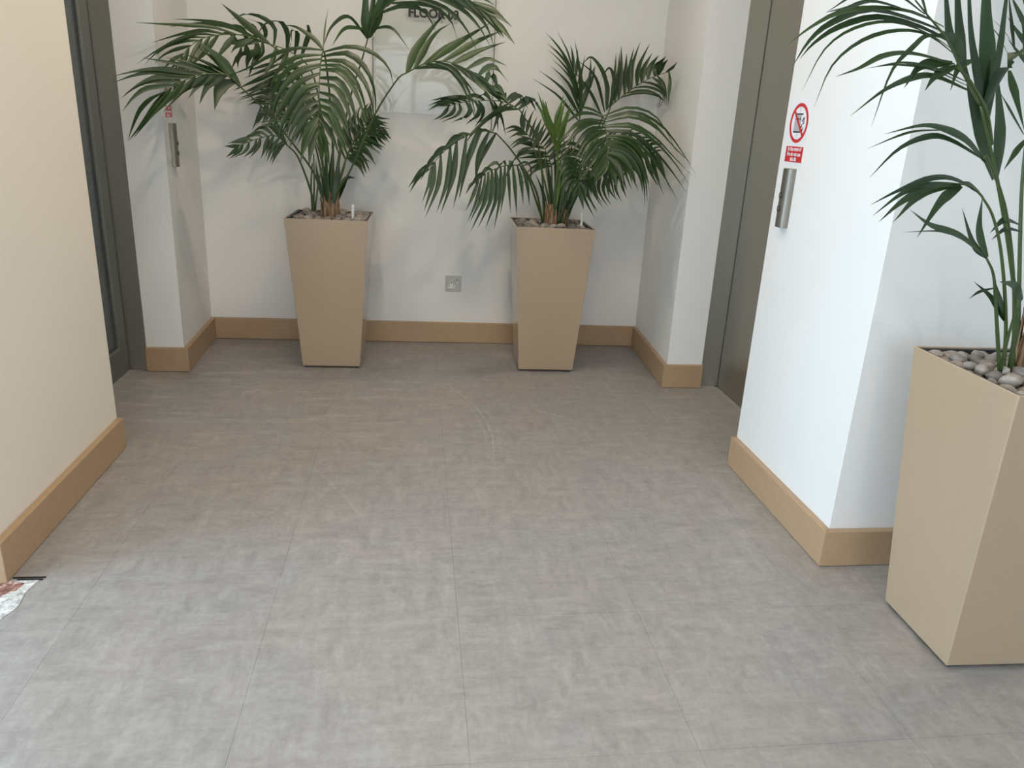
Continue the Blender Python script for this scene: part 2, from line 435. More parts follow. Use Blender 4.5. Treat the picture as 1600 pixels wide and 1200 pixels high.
# ------------------------------------------------------------------ fittings on the walls
def face_matrix(origin, right, up):
    r = Vector(right).normalized(); u = Vector(up).normalized(); n = r.cross(u)
    return Matrix(((r.x, u.x, n.x, origin[0]), (r.y, u.y, n.y, origin[1]), (r.z, u.z, n.z, origin[2]), (0, 0, 0, 1)))
def poly(name, pts, z0, z1, m, parent, **k):
    return obj(name, prism(pts, z0, z1), m, parent, **k)
def ring(r0, r1, z0, z1, n=48):
    bm = bmesh.new(); L = []
    for i in range(n):
        c, s = math.cos(2*PI*i/n), math.sin(2*PI*i/n)
        L.append([bm.verts.new((c*r, s*r, z)) for r, z in ((r0, z0), (r1, z0), (r1, z1), (r0, z1))])
    for i in range(n):
        a, b = L[i], L[(i+1) % n]
        for k in range(4): bm.faces.new((a[k], b[k], b[(k+1) % 4], a[(k+1) % 4]))
    bmesh.ops.recalc_face_normals(bm, faces=bm.faces)
    return bm
def text(name, body, size, m, parent, loc, sx=1.0, bold=0.0):
    c = bpy.data.curves.new(name, 'FONT'); c.body = body; c.size = size; c.align_x = 'CENTER'; c.align_y = 'CENTER'
    c.extrude = 0.0002; c.offset = bold
    c.materials.append(m)
    tmp = bpy.data.objects.new(name, c); COL.objects.link(tmp)
    dg = bpy.context.evaluated_depsgraph_get()
    me = bpy.data.meshes.new_from_object(tmp.evaluated_get(dg))
    bpy.data.objects.remove(tmp)
    o = bpy.data.objects.new(name, me); COL.objects.link(o); o.parent = parent
    o.location = loc; o.scale = (sx, 1, 1)
    return o
M_BUTTON = mat('dark_button_ring', (0.05, 0.05, 0.045), 0.4, 0.5)
def call_panel(origin, right, label, bx):
    r = empty('lift_call_panel', label=label, cat='call panel', group='lift call panels')
    r.matrix_world = face_matrix(origin, right, (0, 0, 1))
    n = 18; w, h, d = .0275, .093, .022
    prof = [(-w, 0)] + [(-w*math.cos(PI*i/n), .004 + d*math.sin(PI*i/n)**.6) for i in range(n+1)] + [(w, 0)]
    bm = bmesh.new()
    lo = [bm.verts.new((x, -h, z)) for x, z in prof]; hi = [bm.verts.new((x, h, z)) for x, z in prof]
    for i in range(len(prof)-1): bm.faces.new((lo[i], lo[i+1], hi[i+1], hi[i]))
    bm.faces.new(hi); bm.faces.new(lo[::-1])
    bmesh.ops.recalc_face_normals(bm, faces=bm.faces)
    obj('housing', bm, M_STEEL, r, bevel=.001)
    for y in (.008, -.034):
        z = .004 + d*math.sin(math.acos(min(1, abs(bx)/w)))**.6
        rg = obj('button_ring', ring(.0066, .0094, -.004, .0024, 24), M_BUTTON, r)
        bt = obj('button', cyl(.0064, -.004, .004, 20), M_BLACK if False else M_STEEL, r, bevel=.002)
        a = -math.asin(bx/w)*.6
        for q in (rg, bt):
            q.location = (bx, y, z); q.rotation_euler = (0, -a, 0)
    return r
call_panel((1.2061, 2.4340, .999), (0, -1, 0), 'brushed steel lift call panel with two round buttons on the bright right pier', -.003)
call_panel((-1.0762, 3.7275, 1.020), (0, 1, 0), 'brushed steel lift call panel on the shaded side of the left column', .003)

def lift_notice(origin, right, label):
    r = empty('fire_notice', label=label, cat='sign', group='do not use lift notices')
    r.matrix_world = face_matrix(origin, right, (0, 0, 1))
    poly('backing', [(-.066, -.128), (.064, -.128), (.064, .074), (-.066, .074)], 0, .0008, M_STICK, r)
    rb = obj('red_ring', ring(.0495, .060, .0008, .0016), M_RED, r)
    def bar(cx, cy, l, w, ang, m, nm, z0=.0008, z1=.0014):
        c, s = math.cos(ang), math.sin(ang)
        pts = [(cx + x*c - y*s, cy + x*s + y*c) for x, y in ((-l, -w), (l, -w), (l, w), (-l, w))]
        return poly(nm, pts, z0, z1, m, r)
    bar(-.008, .000, .021, .024, 0, M_GREYP, 'lift_car')
    bar(.0, .027, .021, .0022, 0, M_BLACK, 'lift_car_edge', .0008, .0015)
    bar(-.006, -.027, .023, .0022, 0, M_BLACK, 'lift_car_edge', .0008, .0015)
    bar(.0, .038, .0006, .010, 0, M_GREYP, 'cable'); bar(-.004, -.036, .0006, .008, 0, M_GREYP, 'cable')
    for x in (-.019, -.006, .006):                     # figures in the car
        pts = [(x+.0035*math.cos(2*PI*i/10), .012+.0035*math.sin(2*PI*i/10)) for i in range(10)]
        poly('figure_head', pts, .0014, .0018, M_BLACK, r)
        poly('figure_body', [(x-.0035, .007), (x+.0035, .007), (x+.003, -.016), (x-.003, -.016)], .0014, .0018, M_GREYP, r)
    for x, y, s in ((.024, .010, 1), (.031, .002, .9), (.020, -.008, .9), (.028, -.018, .8), (.032, .014, .7)):   # flames
        pts = [(0, -.007), (.004, -.003), (.003, .003), (.005, .008), (.0, .005), (-.001, .0), (-.004, -.001), (-.003, -.005)]
        poly('flame', [(x+a*s, y+b*s) for a, b in pts], .0008, .0015, M_BLACK, r)
    bar(0, 0, .053, .0042, -PI/4, M_RED, 'red_slash', .0018, .0026)
    poly('red_panel', [(-.058, -.119), (.057, -.119), (.057, -.071), (-.058, -.071)], .0008, .0016, M_RED, r)
    for i, s in enumerate(('In the event of', 'fire do not use', 'this lift')):
        text('lettering', s, .0175, M_STICK, r, (0, -.0790-.0157*i, .0018), .86, .0003)
    return r
lift_notice((1.2061, 2.4415, 1.2310), (0, -1, 0), 'white and red do not use lift fire notice on the bright right pier')
lift_notice((-1.0752, 3.712, 1.2560), (0, 1, 0), 'small red lift fire notice half hidden by palm leaves on the left column')

# hanging glass directory sign on the back wall
sg = empty('hanging_sign', (0, 0, 0), label='clear glass floor number sign on steel rods reading FLOOR 03 on the back wall', cat='sign')
sg.matrix_world = face_matrix((.09, yb(.09), 1.5), (1, (4.1606-4.2074)/2.3546, 0), (0, 0, 1))
def panel(z0, z1):
    bm = prism([(-.288, z0), (.288, z0), (.288, z1), (-.288, z1)], .022, .028)
    return obj('glass_panel', bm, M_SIGNGLASS, sg, bevel=.0008)
M_ROD = steel('polished_rod', (0.32, 0.31, 0.28), 0.42, (50, 50, 50))
panel(.014, .33); panel(-.293, -.0)
for x in (-.301, .299):
    rod = obj('rod', cyl(.0028, 0, .92-.0), M_ROD, sg, smooth=False)
    rod.rotation_euler = (-PI/2, 0, 0); rod.location = (x, -.355, .025)
    for z in (.047, -.022, -.205, .29):
        obj('clamp', box(x-.007 if x > 0 else x-.005, x+.005 if x > 0 else x+.007, z-.006, z+.006, .017, .033), M_ROD, sg, bevel=.001)
    f = obj('rod_foot', cyl(.007, 0, .03, 16), M_ROD, sg); f.location = (x, -.355, 0)
t = text('floor_lettering', 'FLOOR 03', .0555, M_BLACK, sg, (-.004, .170, .0285), 1.0, .0022)
sg_lower = None

# socket
so = empty('power_socket', label='brushed steel single power socket low on the back wall between planters', cat='socket')
so.matrix_world = face_matrix((.2125, yb(.2125), .333), (1, (4.1606-4.2074)/2.3546, 0), (0, 0, 1))
def rrect(w, h, r, n=5, cx=0, cy=0):
    P = []
    for qx, qy, a0 in ((1, 1, 0), (-1, 1, PI/2), (-1, -1, PI), (1, -1, 3*PI/2)):
        for i in range(n):
            a = a0 + PI/2*i/(n-1); P.append((cx+qx*(w-r)+r*math.cos(a), cy+qy*(h-r)+r*math.sin(a)))
    return P
poly('face_plate', rrect(.043, .043, .004), 0, .0045, mat('socket_steel', (0.40, 0.385, 0.35), 0.4, 0.7), so, bevel=.0008)
insert = [(-.0175, .010), (-.0145, .0135), (-.005, .0135), (-.002, .010), (-.002, -.008), (.0085, -.0085), (.0105, -.013), (.0095, -.022), (.006, -.026), (-.0255, -.026), (-.029, -.022), (-.030, -.013), (-.028, -.0085), (-.0175, -.008)]
poly('socket_insert', insert, .004, .0052, M_WHITE, so)
for (x, y, w, h) in ((-.0097, .0055, .0022, .0045), (-.0208, -.0165, .004, .0020), (.001, -.0165, .004, .0020)):
    poly('pin_slot', [(x-w, y-h), (x+w, y-h), (x+w, y+h), (x-w, y+h)], .005, .0056, M_BLACK, so)
poly('rocker_surround', rrect(.0075, .013, .002, cx=.0215, cy=.016), .004, .0052, M_FRAME, so)
poly('rocker_switch', rrect(.006, .0115, .0015, cx=.0215, cy=.016), .005, .0078, M_STEEL, so, bevel=.0008)
poly('switch_mark', rrect(.005, .0045, .002, cx=.0215, cy=.0085), .0078, .0082, M_WHITE, so)
for x in (-.033, .033):
    poly('screw', rrect(.0025, .0025, .0024, cx=x, cy=0), .0045, .0052, M_STEEL, so)

# ceiling downlights
M_LAMP = mat('lamp_diffuser', (1, .9, .75), .5)
M_LAMP.node_tree.nodes['Principled BSDF'].inputs['Emission Color'].default_value = (1, .80, .58, 1)
M_LAMP.node_tree.nodes['Principled BSDF'].inputs['Emission Strength'].default_value = 14
for i, (x, y) in enumerate(((-.35, 2.95), (.35, 2.95), (-.45, 1.3), (.45, 1.3), (-.45, -.6), (.9, -.6))):
    r = empty('ceiling_downlight', (x, y, ROOM_H), label='round white ceiling downlight, ' + ('left' if x < 0 else 'right') + ' one of the ' + ('pair over the alcove mouth' if y > 2 else 'pair over the middle of the lobby' if y > 0 else 'pair nearest the south window'), cat='light', group='ceiling downlights')
    obj('bezel', ring(.045, .06, -.006, 0, 32), M_WHITE, r)
    obj('diffuser', cyl(.045, -.003, -.001, 24), M_LAMP, r)
    l = bpy.data.lights.new('downlight_glow', 'AREA'); l.shape = 'DISK'; l.size = .08; l.energy = 2.9 if y > 2 else 3.2; l.color = (1, .83, .62)
    lo = bpy.data.objects.new('downlight_glow', l); COL.objects.link(lo); lo.parent = r; lo.location = (0, 0, -.012)

# ------------------------------------------------------------------ planters
def planter(cx, cy, rz, wt, wb, h, label, gauge_xy):
    root = empty('planter', (cx, cy, 0), rz, label=label, cat='planter', group='tapered square planters')
    z0 = .010
    bm = bmesh.new()
    def sq(w, z): return [bm.verts.new((a*w/2, b*w/2, z)) for a, b in ((-1, -1), (1, -1), (1, 1), (-1, 1))]
    A = sq(wb-.004, z0); B = sq(wt, h); Cc = sq(wt-.010, h); D = sq(wt-.012, h-.05)
    for P, Q in ((A, B), (B, Cc), (Cc, D)):
        for i in range(4): bm.faces.new((P[i], P[(i+1) % 4], Q[(i+1) % 4], Q[i]))
    bm.faces.new(A[::-1])
    obj('shell', bm, M_PLANTER, root, bevel=.003)
    bm = bmesh.new()
    def sq2(w, z): return [bm.verts.new((a*w/2, b*w/2, z)) for a, b in ((-1, -1), (1, -1), (1, 1), (-1, 1))]
    A = sq2(wt-.0125, h-.045); B = sq2(wt-.0125, h-.003); Cc = sq2(wt-.030, h-.003); D = sq2(wt-.034, h-.045)
    for P, Q in ((A, B), (B, Cc), (Cc, D), (D, A)):
        for i in range(4): bm.faces.new((P[i], P[(i+1) % 4], Q[(i+1) % 4], Q[i]))
    obj('liner_rim', bm, M_LINER, root, bevel=.001)
    obj('substrate', box(-wt/2+.016, wt/2-.016, -wt/2+.016, wt/2-.016, h-.06, h-.028), M_SOIL, root)
    k = wb/2 - .03
    for a in (-1, 1):
        for b in (-1, 1):
            obj('foot', box(a*k-.018, a*k+.018, b*k-.018, b*k+.018, 0, z0+.001), M_LINER, root)
    gx, gy = gauge_xy
    g = obj('water_gauge', cyl(.0065, h-.03, h+.052, 16), M_GAUGE, root)
    g.location = (gx, gy, 0)
    c = obj('gauge_cap', cyl(.0075, h+.052, h+.066, 16), M_WHITE, g, bevel=.001)
    obj('gauge_collar', cyl(.010, h-.028, h-.006, 16), M_LINER, g)
    return root
PL = [(-.3982, 3.8172, -.0253, .3772, .2804, .7275, 'glossy beige tapered planter left of the wall socket', (.115, -.120)),
      (.6675, 3.7896, -.031, .3772, .2804, .7275, 'glossy beige tapered planter right of the wall socket', (.133, -.105)),
      (1.406, 1.5084, -.0238, .3646, .2706, .7152, 'large beige tapered planter at the right edge, nearest the camera', (.13, -.11))]
for p in PL: planter(*p)

TRUNKS_LOCAL = [[(-0.017, -0.017, 0.038), (0.012, -0.007, 0.038)], [(0.001, 0.0, 0.048), (0.065, -0.02, 0.025)], [(-0.005, 0.032, 0.034)]]
TRUNKS = [('A', (-0.415, 3.8, 0.698, 0.026, 0.12, 7)), ('A', (-0.386, 3.81, 0.698, 0.026, 0.14, 7)), ('B', (0.668, 3.79, 0.698, 0.036, 0.12, 7)), ('B', (0.732, 3.77, 0.698, 0.013, 0.1, 7)), ('C', (1.401, 1.54, 0.685, 0.022, 0.16, 7))]
# pebbles: every one its own object
peb = []
for v in range(6):
    bm = bmesh.new(); bmesh.ops.create_icosphere(bm, subdivisions=2, radius=1)
    for q in bm.verts:
        q.co *= 1 + .22*noise.noise(q.co*1.1 + Vector((v*7.3, 0, 0)))
    me = bpy.data.meshes.new('pebble'); bm.to_mesh(me); bm.free(); me.materials.append(M_STONE)
    for q in me.polygons: q.use_smooth = True
    peb.append(me)
names = ['left planter', 'middle planter', 'right planter']
ORD = ['first', 'second', 'third', 'fourth', 'fifth', 'sixth', 'seventh', 'eighth']
random.seed(11)
for pi_, (cx, cy, rz, wt, wb, h, lab, g) in enumerate(PL):
    n = 8; inner = wt/2 - .034
    big = 1.0
    keep = TRUNKS_LOCAL[pi_]
    for layer in (0, 1):
        nn = n if layer == 0 else n-1
        for i in range(nn):
            for j in range(nn):
                st = 2*inner/(n-1)
                x = -inner + (i + .5*layer)*st + random.uniform(-.004, .004)
                y = -inner + (j + .5*layer)*st + random.uniform(-.004, .004)
                if layer and random.random() < .35: continue
                if any((x-a)**2+(y-b)**2 < r*r for a, b, r in keep): continue
                if (x-g[0])**2 + (y-g[1])**2 < .022**2: continue
                o = bpy.data.objects.new('pebble', random.choice(peb)); COL.objects.link(o)
                c, s = math.cos(rz), math.sin(rz)
                rx = random.uniform(.019, .026); ry = rx*random.uniform(.65, .9); rzz = rx*random.uniform(.5, .72)
                o.scale = (rx, ry, rzz)
                o.rotation_euler = (random.uniform(-.4, .4), random.uniform(-.4, .4), random.uniform(0, 6.28))
                z = h - .031 + rzz*.8 + layer*.013 + random.uniform(-.002, .004)
                o.location = (cx + x*c - y*s, cy + x*s + y*c, z)
                props(o, 'river pebble in the ' + names[pi_] + ', ' + ('upper' if layer else 'lower') + ' layer, ' + ORD[j] + ' row from front, ' + ORD[i] + ' from left', 'pebble', 'pebbles in the ' + names[pi_])

# ------------------------------------------------------------------ palms
TOCAM = Vector((0, -.85, .5)).normalized()
def leaflet(path, w, side, m, parent, fold=.16, taper=.42):
    """one leaflet: narrow at its base, broadest near `taper`, drawn to a fine tip; V-folded along the midrib"""
    n = len(path); vs = []; fs = []
    for i, p in enumerate(path):
        t = i/(n-1)
        T = (path[min(i+1, n-1)]-path[max(i-1, 0)]).normalized()
        sd = side[i] if isinstance(side, list) else side
        Sv = sd - T*sd.dot(T)
        Sv = Sv.normalized() if Sv.length > 1e-4 else T.orthogonal().normalized()
        N = T.cross(Sv)
        if N.z < 0: N = -N
        prof = .34+.66*math.sin(PI/2*min(1, t/taper)) if t < taper else max(.0, 1-((t-taper)/(1-taper)))**.8*(1-.35*(t-taper)/(1-taper))
        hw = w*.5*max(prof, .02)
        vs += [p-Sv*hw, p-N*hw*fold*2, p+Sv*hw]
    for i in range(n-1):
        a = i*3
        fs += [(a, a+1, a+4, a+3), (a+1, a+2, a+5, a+4)]
    org = path[0]
    return obj('leaflet', ([tuple(v-org) for v in vs], [], fs), m, parent, smooth=True), org
def lerp_guides(G, t):
    G = sorted(G, key=lambda g: g[0])
    if t <= G[0][0]: return [Vector(p) for p in G[0][1]], G[0][2]
    if t >= G[-1][0]: return [Vector(p) for p in G[-1][1]], G[-1][2]
    for a, b in zip(G, G[1:]):
        if a[0] <= t <= b[0]:
            f = (t-a[0])/(b[0]-a[0])
            return [Vector(p)*(1-f)+Vector(q)*f for p, q in zip(a[1], b[1])], a[2]*(1-f)+b[2]*f
def room_clamp(p):
    p.y = min(p.y, yb(p.x)-.03)
    if p.y > 3.41: p.x = min(p.x, 1.20)
    if p.y > 3.6: p.x = max(p.x, -1.05)
    if p.x > 1.18: p.y = min(p.y, 1.82) if p.y < 2.3 else p.y
    return p
def build_palm(root, data, seed):
    rnd = random.Random(seed)
    o0 = Vector(root.location)
    for f in data:
        young = f.get('y', 0)
        lm = M_YOUNG if young else M_LEAF
        big = f.get('big', 0)
        fr = empty('frond') if ('r' in f or 'x' in f) else None
        stem = crom(f['s'], 18)
        base = stem[0]
        r0, r1 = (.0058, .0026) if big else (.0058, .0030)
        if root is PALM_C and not big: r0, r1 = .0045, .0022
        stem = [p-base for p in stem]
        if fr:
            fr.parent = root; fr.location = base - o0
            holder = fr
            obj('stalk', tube(stem, [r0+(r1-r0)*i/17 for i in range(18)]), M_STEM, fr, smooth=True)
        else:
            q = obj('stalk', tube(stem, [r0*.8+(r1-r0*.8)*i/17 for i in range(18)]), M_STEM, root, smooth=True)
            q.location = base - o0
            continue
        if 'r' in f:
            rac = crom(f['r'], 24)
            obj('midrib', tube([p-base for p in rac], [r1+(.0012-r1)*i/23 for i in range(24)], 6), M_STEM, fr, smooth=True)
            for key in 'ab':
                if key not in f: continue
                n, G = f[key]
                for k in range(n):
                    t = (k + .5*(key == 'b') + rnd.uniform(-.3, .3))/(n-.5)
                    t0 = min(g[0] for g in G); t = min(max(t0 + (1-t0)*t, 0), 1)
                    off, w = lerp_guides(G, t)
                    s = t*23; i = min(int(s), 22)
                    b = rac[i].lerp(rac[i+1], s-i)
                    Rt = (rac[i+1]-rac[i]).normalized()
                    sc = rnd.uniform(.9, 1.06)
                    L = off[-1].length
                    jit = Vector((rnd.uniform(-1, 1), rnd.uniform(-1, 1), rnd.uniform(-1, 1)))*L*.075
                    pts = [Vector((0, 0, 0))] + [q*sc + jit*((j+1)/4)**1.5 for j, q in enumerate(off)]
                    path = [room_clamp(p+b) for p in crom(pts, 10)]
                    T = (path[3]-path[0]).normalized()
                    across = T.cross(TOCAM)
                    sd = Rt - T*Rt.dot(T)
                    if across.dot(sd) < 0: across = -across
                    side = sd.normalized()*.55 + across.normalized()*.6
                    o, org = leaflet(path, w*rnd.uniform(.72, .98), side, lm, fr, rnd.uniform(.1, .26), rnd.uniform(.3, .5))
                    o.location = org-base
        for pts, w in f.get('x', []):
            path = [room_clamp(p) for p in crom(pts, 16)]
            T = (path[4]-path[0]).normalized()
            side = []
            ax = (TOCAM + Vector((rnd.uniform(-.3, .3), 0, rnd.uniform(-.2, .3)))).normalized()
            prev = None
            for i in range(16):
                T = (path[min(i+1, 15)]-path[max(i-1, 0)]).normalized()
                sd = T.cross(ax)
                if prev and sd.dot(prev) < 0: sd = -sd
                prev = sd; side.append(sd)
            o, org = leaflet(path, w*(.82 if root is PALM_C else 1), side, lm, fr, .14, .55 if root is PALM_C and w < .02 else .4)
            o.location = org-base
def trunk(root, cx, cy, z0, r, h, n):
    """fibrous base of torn sheaths round the crown"""
    rnd = random.Random(int(cx*1000))
    o0 = Vector(root.location)
    vs, fs = [], []
    rings, sides = 9, 14
    for i in range(rings):
        t = i/(rings-1)
        for k in range(sides):
            a = 2*PI*k/sides
            rr = r*(1.05-.35*t)*(1+.22*noise.noise(Vector((math.cos(a)*2, math.sin(a)*2, t*3+cx))))
            vs.append((math.cos(a)*rr, math.sin(a)*rr, t*h))
    for i in range(rings-1):
        for k in range(sides):
            fs.append((i*sides+k, i*sides+(k+1) % sides, (i+1)*sides+(k+1) % sides, (i+1)*sides+k))
    fs.append(tuple((rings-1)*sides+k for k in range(sides)))
    o = obj('trunk', (vs, [], fs), M_BARK, root, smooth=True); o.location = Vector((cx, cy, z0))-o0
    for k in range(n):
        a = 2*PI*k/n + rnd.uniform(-.3, .3); hh = h*rnd.uniform(.7, 1.25); w = r*rnd.uniform(.45, .7)
        P = []; F = []
        m = 7
        for i in range(m):
            t = i/(m-1)
            rad = r*(1.12-.3*t) + (.012*t*t)*rnd.uniform(.4, 1)
            ww = w*(1-t**2.2*.85)
            for s in (-1, 0, 1):
                aa = a + s*ww/max(rad, .01)*.8
                P.append((math.cos(aa)*rad*(1.06 if s == 0 else 1), math.sin(aa)*rad*(1.06 if s == 0 else 1), t*hh + rnd.uniform(-.003, .003)))
        for i in range(m-1):
            for s in (0, 1): F.append((i*3+s, i*3+s+1, i*3+s+4, i*3+s+3))
        q = obj('leaf_sheath', (P, [], F), M_BARK, root, smooth=True); q.location = Vector((cx, cy, z0))-o0
        sm = q.modifiers.new('thickness', 'SOLIDIFY'); sm.thickness = .003

